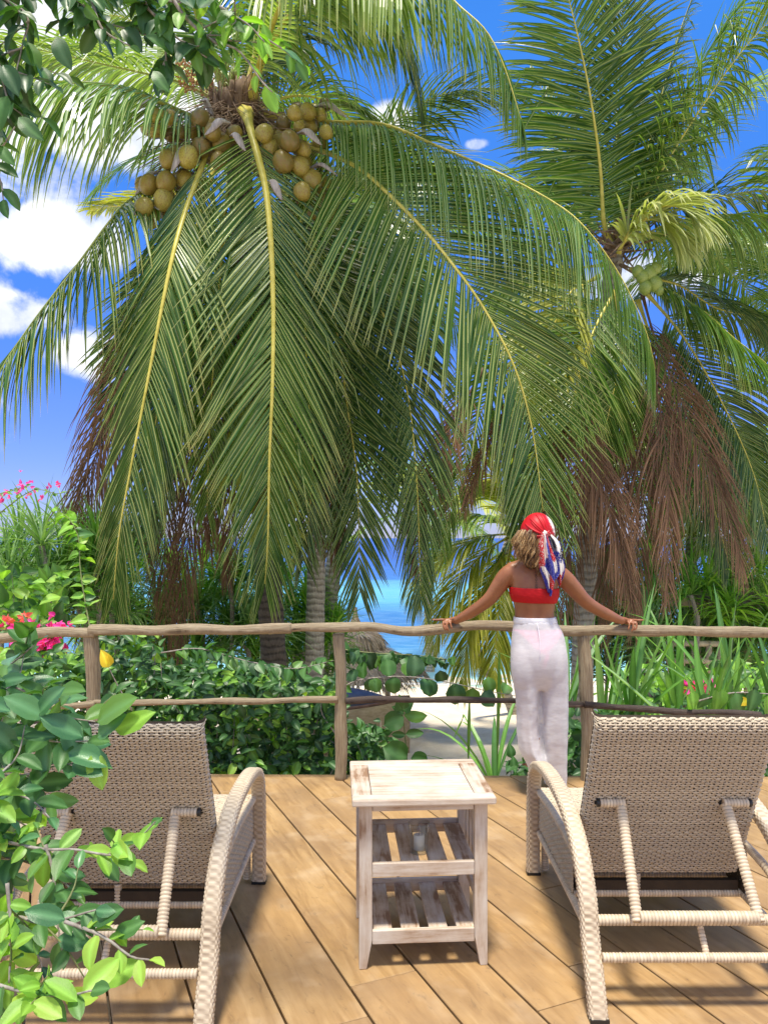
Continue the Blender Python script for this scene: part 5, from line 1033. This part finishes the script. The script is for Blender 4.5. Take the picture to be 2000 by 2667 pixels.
# arms: shoulder, mid upper arm, elbow, forearm, wrist
lw = P(1188, 1616, 4.70); rw = P(1618, 1617, 4.70)
limb([PB(1346,1482,.0), PB(1322,1496,.0), PB(1298,1528,.02), PB(1272,1562,.05), P(1228,1594,4.62), lw], [.050, .052, .043, .037, .034, .0235])
limb([PB(1436,1488,.0), PB(1462,1500,.0), PB(1494,1534,.02), PB(1526,1568,.05), P(1572,1596,4.62), rw], [.050, .052, .043, .037, .034, .0235])
bd_.add(*ellip(PB(1336,1484,.0), [.052, .052, .048])); bd_.add(*ellip(PB(1450,1490,.0), [.052, .052, .048]))
for sx, cx in ((-1, 1366), (1, 1420)):
    bd_.add(*ellip(PB(cx, 1512, -.048), [.050, .042, .075], rot=(R(-14*sx), 'Y')))       # shoulder blades
    bd_.add(*ellip(PB(1404+sx*33, 1722, -.040), [.078, .088, .105]))                          # seat
# head and neck
HC = PB(1398, 1392, .01)
bd_.add(*ellip(HC, [.076, .094, .108])); bd_.add(*ellip(HC+[0, .055, -.055], [.052, .05, .055])); bd_.add(*ellip(HC+[0, .098, -.012], [.013, .02, .024], 12)); bd_.add(*ellip(HC+[0, .093, -.048], [.024, .012, .010], 12))
for sx in (-1, 1): bd_.add(*ellip(HC+[sx*.078, 0, -.015], [.010, .02, .03], 12))
V, F, _, _ = tube([HC+[0, .0, -.05], PB(1400, 1440, 0), PB(1398, 1465, 0)], [.052, .052, .06], 20); bd_.add(V, F)
# legs inside the trousers
limb([P(1372,1755,DB-.0), P(1373,1820,DB+.01), P(1376,1880,DB+.0), P(1384,1930,DB-.02), P(1397,1985,DB-.02)], [.082, .070, .052, .052, .034], 24)
limb([P(1438,1755,DB), P(1440,1820,DB+.01), P(1441,1890,DB+.02), P(1445,1950,DB+.03), P(1448,2032,DB+.05)], [.082, .070, .052, .054, .033], 24)
for (x, y, d, tx) in ((1397,1996,DB-.03,-.01), (1448,2046,DB+.06,.01)):
    h_ = P(x, y, d); z0_ = .03 if y > 2040 else h_[2]-.03
    bd_.add(*ellip([h_[0], d-.0, z0_+.01], [.03, .035, .035], 14)); V, F, _, _ = tube(spline([[h_[0], d-.02, z0_+.012], [h_[0]+tx, d+.09, z0_+.01], [h_[0]+tx*2, d+.17, z0_-.006]], 14), np.linspace(.030, .022, 14)*np.r_[np.linspace(.9, 1.3, 10), 1.3, 1.2, 1.0, .7], 14, flat=.6); bd_.add(V, F)
    for q in range(5): bd_.add(*ellip([h_[0]+tx*2+(q-2)*.013, d+.185-abs(q-1)*.006*1, z0_-.012], [.0075, .016, .008], 10))
# hands: palm over the rail, index finger lying outward, the rest curled down over the near side
def hand(w, s):
    """w wrist, s = -1 points left, +1 right"""
    pc = w+np.array([s*.042, .018, -.018]); kn = w+np.array([s*.072, .012, -.018])
    V, F, _, _ = tube(spline([w+[-s*.012, 0, .004], w+[s*.014, .006, -.004], pc, kn], 16), np.interp(np.linspace(0, 1, 16), [0, .3, .7, 1], [.0225, .026, .034, .030]), 18, up=(0, .35, 1), flat=.52); bd_.add(V, F)
    def fing(pts, r):
        p = spline([w+np.array([s*a_, b_, c_]) for a_, b_, c_ in pts], 14); rr = np.interp(np.linspace(0, 1, 14), [0, .3, .36, .62, .7, 1], [r, r*.93, r*.99, r*.85, r*.9, r*.72]); V, F, _, _ = tube(p, rr, 12); bd_.add(V, F); bd_.add(*ellip(p[-1], [r*.72]*3, 10))
    fing([(.052, .03, -.012), (.085, .036, -.010), (.115, .034, -.012), (.143, .032, -.010)], .0088)                 # index
    fing([(.060, .008, -.018), (.080, -.022, -.020), (.080, -.034, -.045), (.070, -.036, -.064)], .0088)             # middle
    fing([(.046, .002, -.018), (.060, -.026, -.022), (.058, -.038, -.050), (.050, -.040, -.070)], .0083)             # ring
    fing([(.030, .000, -.016), (.038, -.024, -.022), (.034, -.036, -.046), (.028, -.038, -.060)], .0073)             # little
    fing([(.020, .022, -.014), (.048, .056, -.022), (.068, .070, -.040), (.078, .066, -.060)], .0096)                # thumb on the far side
hand(lw+np.array([0, 0, .012]), -1); hand(rw+np.array([0, 0, .012]), 1)
body = bd_.mk('body', 'skin', wom, True)
rm_ = body.modifiers.new('remesh', 'REMESH'); rm_.mode = 'VOXEL'; rm_.voxel_size = .0042; rm_.use_smooth_shade = True
sm = body.modifiers.new('smooth', 'SMOOTH'); sm.factor = .5; sm.iterations = 7
# hair
a = NT('blonde_brown_hair'); t = a.attr('tone'); al = a.attr('along')
c = a.ramp(t, [(0, (.05, .022, .008)), (.35, (.16, .075, .026)), (.7, (.42, .235, .085)), (1, (.72, .50, .24))])
M['hair'] = a.fin(a.pbr(c, .4, None))
hr_ = Acc()
for (x, y, rx, ry, rz, dd) in ((1385, 1412, .066, .05, .06, -.055), (1378, 1440, .06, .045, .055, -.07), (1384, 1458, .05, .035, .05, -.08)):
    V, F = ellip(PB(x, y, dd), [rx, ry, rz]); V += rng.normal(0, .003, V.shape); hr_.add(V, F, tone=.1)
for lk in range(74):
    u = rng.uniform(-1, 1); X0 = 1388+u*38; Y0 = 1382+rng.uniform(-4, 12); X1 = 1372+u*32+rng.normal(0, 5)+6; Y1 = 1442+rng.uniform(-24, 10)+.55*(X1-1335)
    if X0 > 1416 or X1 > 1403: X1 = min(X1, 1398+rng.uniform(0, 10))
    dy = -.066-.035*(1-u*u)+rng.normal(0, .009); ph = rng.uniform(0, 6.28); amp = rng.uniform(.006, .013); fq = rng.uniform(8, 12); tn0 = rng.beta(1.3, 1.5)*.8+.12*(1-u); t = np.linspace(0, 1, 20)[:, None]
    for k in range(24):
        wd = rng.normal(0, 1, 2); pin = (.25+1.2*np.sin(np.pi*np.clip(t, 0, 1))**.7*.9); ex = rng.uniform(-5, 5)
        p0, p1 = PB(X0, Y0, dy+.01), PB(X1, Y1+ex, dy-.035); pm = (p0+p1)/2+[-.014+.016*u, -.014, 0]
        p = (1-t)**2*p0+2*t*(1-t)*pm+t*t*p1+np.concatenate([np.sin(t*fq+ph+.25*wd[0])*amp*(t+.15)+wd[0]*.0042*pin, np.cos(t*fq+ph)*amp*.7*t+wd[1]*.0035*pin, 0*t], 1)
        V, F, _, _ = tube(p, np.linspace(.0013, .0005, 20)*rng.uniform(.7, 1.4), 3, caps=False, up=(1, 0, 0)); hr_.add(V, F, tone=np.repeat(np.clip(tn0+rng.normal(0, .14)+.3*t[:, 0]-.15, 0, 1), 3))
hr_.mk('hair', 'hair', wom, True)
# strapless top
a = NT('red_stretch_fabric'); w_ = a.n('ShaderNodeTexWave', {'Vector': a.coord('Object', (1, 1, 2.4), (0, R(25), 0)), 'Scale': 9, 'Distortion': 3, 'Detail': 2}).outputs['Fac']
M['red'] = a.fin(a.pbr((.44, .002, .005), .6, w_, .18, .003, Specular_IOR_Level=.3))
tt_ = [r for r in torso]
def off_rings(y0, y1, off, n=12, groove=.03, tilt=0):
    ys = np.linspace(y0, y1, n); arr = np.array(torso); cs = []
    full = spline(np.array([[r[0], r[1], r[2], r[3], r[4], r[5]] for r in torso]), 400)
    K = 64; th_ = np.linspace(0, 2*np.pi, K, endpoint=False); V = []
    for q, y in enumerate(ys):
        r = full[np.argmin(np.abs(full[:, 1]-y))]; e = 2/r[5]; bl = .0025*math.sin(math.pi*q/(n-1)); hw = r[2]*DB/FOC+off+bl; hd = r[4]+off+bl; k = 1-groove*np.exp(-((th_-1.5*np.pi)/.16)**2)
        c = P(r[0], y, DB); V.append(np.stack([c[0]+np.sign(np.cos(th_))*np.abs(np.cos(th_))**e*hw, c[1]+np.sign(np.sin(th_))*np.abs(np.sin(th_))**e*hd*k, np.full(K, c[2])+tilt*np.cos(th_)], -1))
    V = np.array(V).reshape(-1, 3); i = np.arange(n-1)[:, None]*K; j = np.arange(K)[None]; k = (j+1) % K
    return V, np.stack([i+j, i+j+K, i+k+K, i+k], -1).reshape(-1, 4)
V, F = off_rings(1530, 1568, .0045, 14, tilt=-.004)
V += np.stack([0*V[:, 0], .0015*np.sin(V[:, 2]*420+V[:, 0]*60), 0*V[:, 0]], -1)
tp = mk('strapless_top', V, F, 'red', wom, True); md = tp.modifiers.new('thickness', 'SOLIDIFY'); md.thickness = .004; md.offset = 0
M['pink'] = plain('pink_swim_fabric', (.85, .03, .20), (.9, .05, .26), 20, .6)
V, F = off_rings(1634, 1705, .003, 26, 0)
cc = V[F].mean(1); ctr = P(1404, 1660, DB)
xx = np.abs(cc[:, 0]-ctr[0]); zz = cc[:, 2]; ztop = P(0, 1636, DB)[2]; zlow = P(0, 1700, DB)[2]
keep = (zz < ztop) & (zz > ztop-(ztop-zlow)*np.clip(1-xx/.15, 0.1, 1)) & (cc[:, 1] < DB+.02)
mk('bikini_bottom', V, F[keep], 'pink', wom, True)
for sx, cx in ((-1, 1371), (1, 1437)):
    V, F = ellip(PB(cx, 1722, -.045), [.085, .103, .101], 40); cc = V[F].mean(1); keep = (cc[:, 1] < DB-.06) & (np.abs(cc[:, 0]-ctr[0]) < .075*np.clip((cc[:, 2]-P(0,1735,DB)[2])/.2, .12, 1)+.0) 
    mk('bikini_panel', V, F[keep], 'pink', wom, True)
# sheer trousers
a = NT('sheer_white_cotton'); v = a.coord('Object'); wv_ = a.noise(a.coord('Object', (9, 9, 60)), 7, 5, .65, .3); wv2 = a.noise(a.coord('Object', (3, 3, 9)), 6, 5, .6); wv3 = a.noise(a.coord('Object', (20, 20, 1.5)), 5, 3)
h_ = a.mth('ADD', a.mth('ADD', a.mth('MULTIPLY', wv_, .35), wv2), a.mth('MULTIPLY', wv3, .35))
p = a.pbr((.92, .91, .94), .8, h_, .28, .008, Sheen_Weight=.2); t = a.n('ShaderNodeBsdfTranslucent', {'Color': (.8, .79, .86, 1)}); tr = a.n('ShaderNodeBsdfTransparent')
m1 = a.n('ShaderNodeMixShader', {0: .2, 1: p.outputs[0], 2: t.outputs[0]}); M['sheer'] = a.fin(a.n('ShaderNodeMixShader', {0: a.ramp(wv2, [(.3, (.32, .32, .32)), (.7, (.20, .20, .20))]), 1: m1.outputs[0], 2: tr.outputs[0]}))
pa = Acc()
def prings(cs, K=64, seed=0, amp=1.):
    c_ = spline(np.array([[*P((r[0]+r[1])/2, r[2], r[3]), (r[1]-r[0])/2*r[3]/FOC, r[4]] for r in cs]), 90); th_ = np.linspace(0, 2*np.pi, K, endpoint=False); V = []; n = len(c_)
    for q, r in enumerate(c_):
        s = q/(n-1); f = amp*(.001+.0055*s)*(np.sin(th_*5+seed+s*1.5)+.7*np.sin(th_*9+seed*2-s*1.2)); f = f+amp*.0009*np.sin(s*46+2*np.sin(th_*2+seed)+th_)
        V.append(np.stack([r[0]+np.cos(th_)*(r[3]-.003+f), r[1]+np.sin(th_)*(r[4]+f), np.full(K, r[2])], -1))
    V = np.array(V); m = len(V); V = np.vstack([V.reshape(-1, 3), V[0].mean(0), V[-1].mean(0)]); i = np.arange(m-1)[:, None]*K; j = np.arange(K)[None]; k = (j+1) % K
    pa.add(V, [np.stack([i+j, i+j+K, i+k+K, i+k], -1).reshape(-1, 4), np.stack([np.full(K, m*K), j[0], k[0]], -1), np.stack([np.full(K, m*K+1), k[0]+(m-1)*K, j[0]+(m-1)*K], -1)])
prings([(1339,1446,1612,DB,.10), (1335,1456,1630,DB,.108), (1331,1468,1655,DB,.122), (1328,1476,1700,DB-.005,.142), (1328,1479,1740,DB-.005,.135), (1332,1476,1770,DB,.115), (1342,1470,1792,DB,.085)], seed=1, amp=.35)
for cx in (1370, 1438): pa.add(*ellip(PB(cx, 1732, -.034), [.088, .098, .19], 40))
prings([(1334,1400,1735,DB,.12), (1333,1404,1767,DB,.118), (1339,1404,1810,DB,.108), (1343,1404,1850,DB,.10), (1343,1403,1900,DB,.095), (1351,1410,1950,DB-.01,.095), (1370,1422,1985,DB-.02,.085), (1378,1424,2010,DB-.02,.07)], seed=2)
prings([(1406,1476,1735,DB,.12), (1404,1479,1767,DB,.118), (1404,1480,1810,DB,.108), (1404,1480,1900,DB,.10), (1408,1478,1950,DB+.01,.10), (1412,1477,2000,DB+.02,.10), (1422,1475,2048,DB+.03,.10)], seed=5)
pn = pa.mk('trousers', 'sheer', wom, True); r2 = pn.modifiers.new('remesh', 'REMESH'); r2.mode = 'VOXEL'; r2.voxel_size = .0055; r2.use_smooth_shade = True; s2 = pn.modifiers.new('smooth', 'SMOOTH'); s2.iterations = 30
V, F = off_rings(1606, 1622, .007, 8, 0); th_ = np.arctan2(V[:, 1]-DB, V[:, 0]-PB(1392, 0)[0]); V[:, 1] += .0016*np.sin(th_*90)
wb = mk('waistband', V, F, 'sheer', wom, True); md = wb.modifiers.new('thickness', 'SOLIDIFY'); md.thickness = .005
V, F, _, _ = tube(spline([PB(1398, 1622, -.113), PB(1404, 1660, -.135), PB(1405, 1705, -.150), PB(1404, 1745, -.125), PB(1403, 1775, -.08)], 20), .0022, 6, flat=.6); mk('back_seam', V, F, 'sheer', wom, True)
# headscarf
a = NT('printed_headscarf'); v = a.coord('Object'); col = a.n('ShaderNodeAttribute', attribute_name='col').outputs['Color']; k = a.attr('print')
vo = a.n('ShaderNodeTexVoronoi', {'Vector': v, 'Scale': 75.}, feature='DISTANCE_TO_EDGE').outputs['Distance']; n = a.noise(v, 60, 4, .6, 1.5)
fl = a.mth('MULTIPLY', a.mth('LESS_THAN', vo, .07), a.mth('GREATER_THAN', n, .48)); c = a.mix(a.mth('MULTIPLY', fl, k), col, (.80, .76, .68)); c = a.mix(a.mth('MULTIPLY', a.mth('GREATER_THAN', n, .62), a.mth('MULTIPLY', k, .8)), c, (.03, .035, .09))
M['scarf'] = a.fin(a.pbr(c, .5, n, .06, .002, Specular_IOR_Level=.35))
RED, WHT, BLU = (.50, .004, .010), (.82, .76, .68), (.02, .025, .26)
sc_ = Acc(); K = 64; t = np.linspace(R(-24), R(90), 30); knot = PB(1416, 1388, -.10)
V = []; cl = []; pr = []
for ph in t:
    for q in range(K):
        th_ = 2*np.pi*q/K; d = np.array([math.cos(th_)*math.cos(ph), math.sin(th_)*math.cos(ph), math.sin(ph)]); bk = max(0, -d[1])
        ag = math.atan2(d[2]+.02, d[0]-.36); rk = min(1, math.hypot(d[2]+.02, d[0]-.36)*1.6); f = 1.7*(.0075*abs(math.sin(5.5*ag+.6+.8*rk))-.003+.003*math.sin(13*ag+1.5*rk))*bk*(.35+.65*rk)*(1.25-rk)
        pnt = HC+d*(np.array([.1, .112, .122])+f)+[.001, -.006, .006]; V.append(pnt)
        edge = d[0]*.86+d[2]*.42+d[1]*-.12
        cl.append(WHT if edge > .80 else RED); pr.append(.9 if .74 < edge < .84 else 0.)
V = np.array(V); i = np.arange(29)[:, None]*K; j = np.arange(K)[None]; k_ = (j+1) % K
sc_.add(V, np.stack([i+j, i+k_, i+k_+K, i+j+K], -1).reshape(-1, 4), col=np.array(cl), print=np.array(pr))
for az0, el0, rr0 in [(-168,-20,.0055),(-163,-6,.006),(-160,10,.0065),(-152,28,.006),(-138,46,.0065),(-112,62,.006),(-80,70,.005),(-150,0,.004),(-128,34,.004)]:
    q0 = np.array([math.cos(R(az0))*math.cos(R(el0)), math.sin(R(az0))*math.cos(R(el0)), math.sin(R(el0))]); q1 = unit(np.array([.36, -.93, -.02])); pts = []
    for w_ in np.linspace(0, 1, 16):
        dd = unit(q0*(1-w_)+q1*w_+np.array([0, 0, -.16*math.sin(math.pi*w_)])); pts.append(HC+dd*np.array([.1, .112, .122])*1.004+[.001, -.006, .006])
    V, F, _, _ = tube(np.array(pts), rr0*np.sin(np.pi*np.linspace(.06, .88, 16))**.6, 10, flat=.8); sc_.add(V, F, col=np.tile(RED, (len(V), 1)), print=np.zeros(len(V)))
# knot
V, F = ellip(knot+[.0, .002, .0], [.021, .018, .019], 20); sc_.add(V, F, col=np.tile(WHT, (len(V), 1)), print=np.full(len(V), .8))
V, F = ellip(knot+[.022, .004, -.004], [.018, .014, .020], 20); sc_.add(V, F, col=np.tile(RED, (len(V), 1))*.9, print=np.full(len(V), .5))
def tail(cl_, w, pat, seed, dy=0, folds=2.6):
    """hanging cloth strip: centre line px points, widths px, pattern(u,s)->colour"""
    n, m = 60, 26; c = spline([[*PB(x, y, -.108+dd+dy), ww*DB/FOC] for (x, y, dd), ww in zip(cl_, w)], n); V = []; C_ = []; Pn = []
    for q in range(n):
        s = q/(n-1)
        for u in np.linspace(-1, 1, m):
            f = math.sin(u*folds*2.2+seed+s*1.3)*.011*min(1, s*3+.2)+math.sin(u*7+seed*2)*.004
            V.append(c[q, :3]+[u*c[q, 3], f-.004*math.cos(u*1.4), -.012*math.sin(u*3+seed)*s]); cc_, kk_ = pat(u+.06*math.sin(s*13+seed), s+.03*math.sin(u*6+seed)); C_.append(cc_); Pn.append(kk_)
    i = np.arange(n-1)[:, None]*m; j = np.arange(m-1)[None]; sc_.add(np.array(V), np.stack([i+j, i+j+1, i+j+1+m, i+j+m], -1).reshape(-1, 4), col=np.array(C_), print=np.array(Pn))
def pat1(u, s):
    e = abs(u-.1+.5*(s-.5))
    b1 = u+.9*(s-.45)
    if s+.18*u < .45: return (RED, .7) if b1 < -.15 else ((WHT, .1) if b1 < .35 else (BLU, .2))
    if s-.25*u < .60: return (WHT, .1) if u < -.5 else (BLU, .2)
    if abs(u-.1*math.sin(s*9)) > .62-.3*max(0, s-.8) or s > .9: return BLU, .15
    return (RED, .6) if u+1.8*(s-.75) > .12 else (WHT, .9)
def pat2(u, s):
    if s < .35: return ((.02, .02, .03), .3) if u < .1 else (WHT, .8)
    if s < .55: return (BLU, .9) if u < .4 else ((.02, .02, .05), .9)
    if u < -.55 or abs(u) > .8: return BLU, .2
    return (RED, .5) if s > .78 else (WHT, .9)
tail([(1414,1390,0),(1415,1420,-.012),(1418,1450,-.018),(1424,1480,-.016),(1431,1515,-.008),(1431,1548,0)], [5, 12, 16, 19, 14, 3], pat1, .4, -.012)
tail([(1430,1392,.01),(1442,1412,.004),(1450,1445,.0),(1454,1480,.0),(1456,1505,.004),(1457,1522,.006)], [5, 12, 14, 17, 11, 3], pat2, 2.1, .006)
tail([(1420,1392,.0),(1428,1425,-.006),(1438,1460,-.008),(1444,1492,-.004),(1440,1510,0)], [4, 10, 15, 12, 3], lambda u, s: (BLU, .3) if abs(u) > .6 or s > .85 else ((RED, .5) if s < .6 else (WHT, .9)), 3.7, -.002)
sf_ = sc_.mk('headscarf', 'scarf', wom, True); md = sf_.modifiers.new('thickness', 'SOLIDIFY'); md.thickness = .0016
# face, on the far side
M['eye'] = plain('eye_white', (.75, .73, .7), (.8, .78, .75), 20, .2); M['lip'] = plain('lip_skin', (.4, .08, .07), (.45, .1, .09), 20, .4)
for sx in (-1, 1):
    V, F = ellip(HC+[sx*.03, .083, .012], [.014, .012, .009], 14); e_ = mk('eye', V, F, 'eye', wom, True); V, F = ellip(HC+[sx*.03, .093, .012], [.006, .003, .006], 12); mk('iris', V, F, 'hutdark', e_, True)
V, F = ellip(HC+[0, .100, -.047], [.022, .007, .007], 14); mk('lips', V, F, 'lip', wom, True)
# ink marks down the spine, laid on the skin
from mathutils.bvhtree import BVHTree
bpy.context.view_layer.update(); dg = bpy.context.evaluated_depsgraph_get(); bv_ = BVHTree.FromObject(body, dg); mw = body.matrix_world
def on_skin(x, y):
    p = Vector(PB(x, y, -.10)-np.array([0, .5, 0])); inv = mw.inverted(); h = bv_.ray_cast(inv @ p, Vector((0, 1, 0))); return np.array(mw @ h[0]) if h[0] else PB(x, y, -.1)
M['ink'] = plain('tattoo_ink', (.03, .02, .02), (.05, .035, .03), 30, .6); ik = Acc()
def stroke(pts): p = np.array([on_skin(x, y) for x, y in pts])+[0, -.0004, 0]; ik.tube(p, .0011, 5)
circ = lambda x, y, r, a0=0, a1=360: [(x+r*math.cos(R(a_)), y+r*math.sin(R(a_))) for a_ in np.linspace(a0, a1, 12)]
for y in (1502, 1510, 1528): stroke(circ(1397, y, 2.6))
stroke(circ(1397, 1534, 3.2)); stroke([(1394,1518),(1400,1518)]); stroke([(1397,1521),(1394,1524),(1400,1524),(1397,1521)]); stroke([(1395,1496),(1399,1499)]); stroke(circ(1397, 1490, 2.2, 40, 300)); stroke([(1397,1513),(1397,1516)])
ik.mk('back_tattoo', 'ink', wom, True)
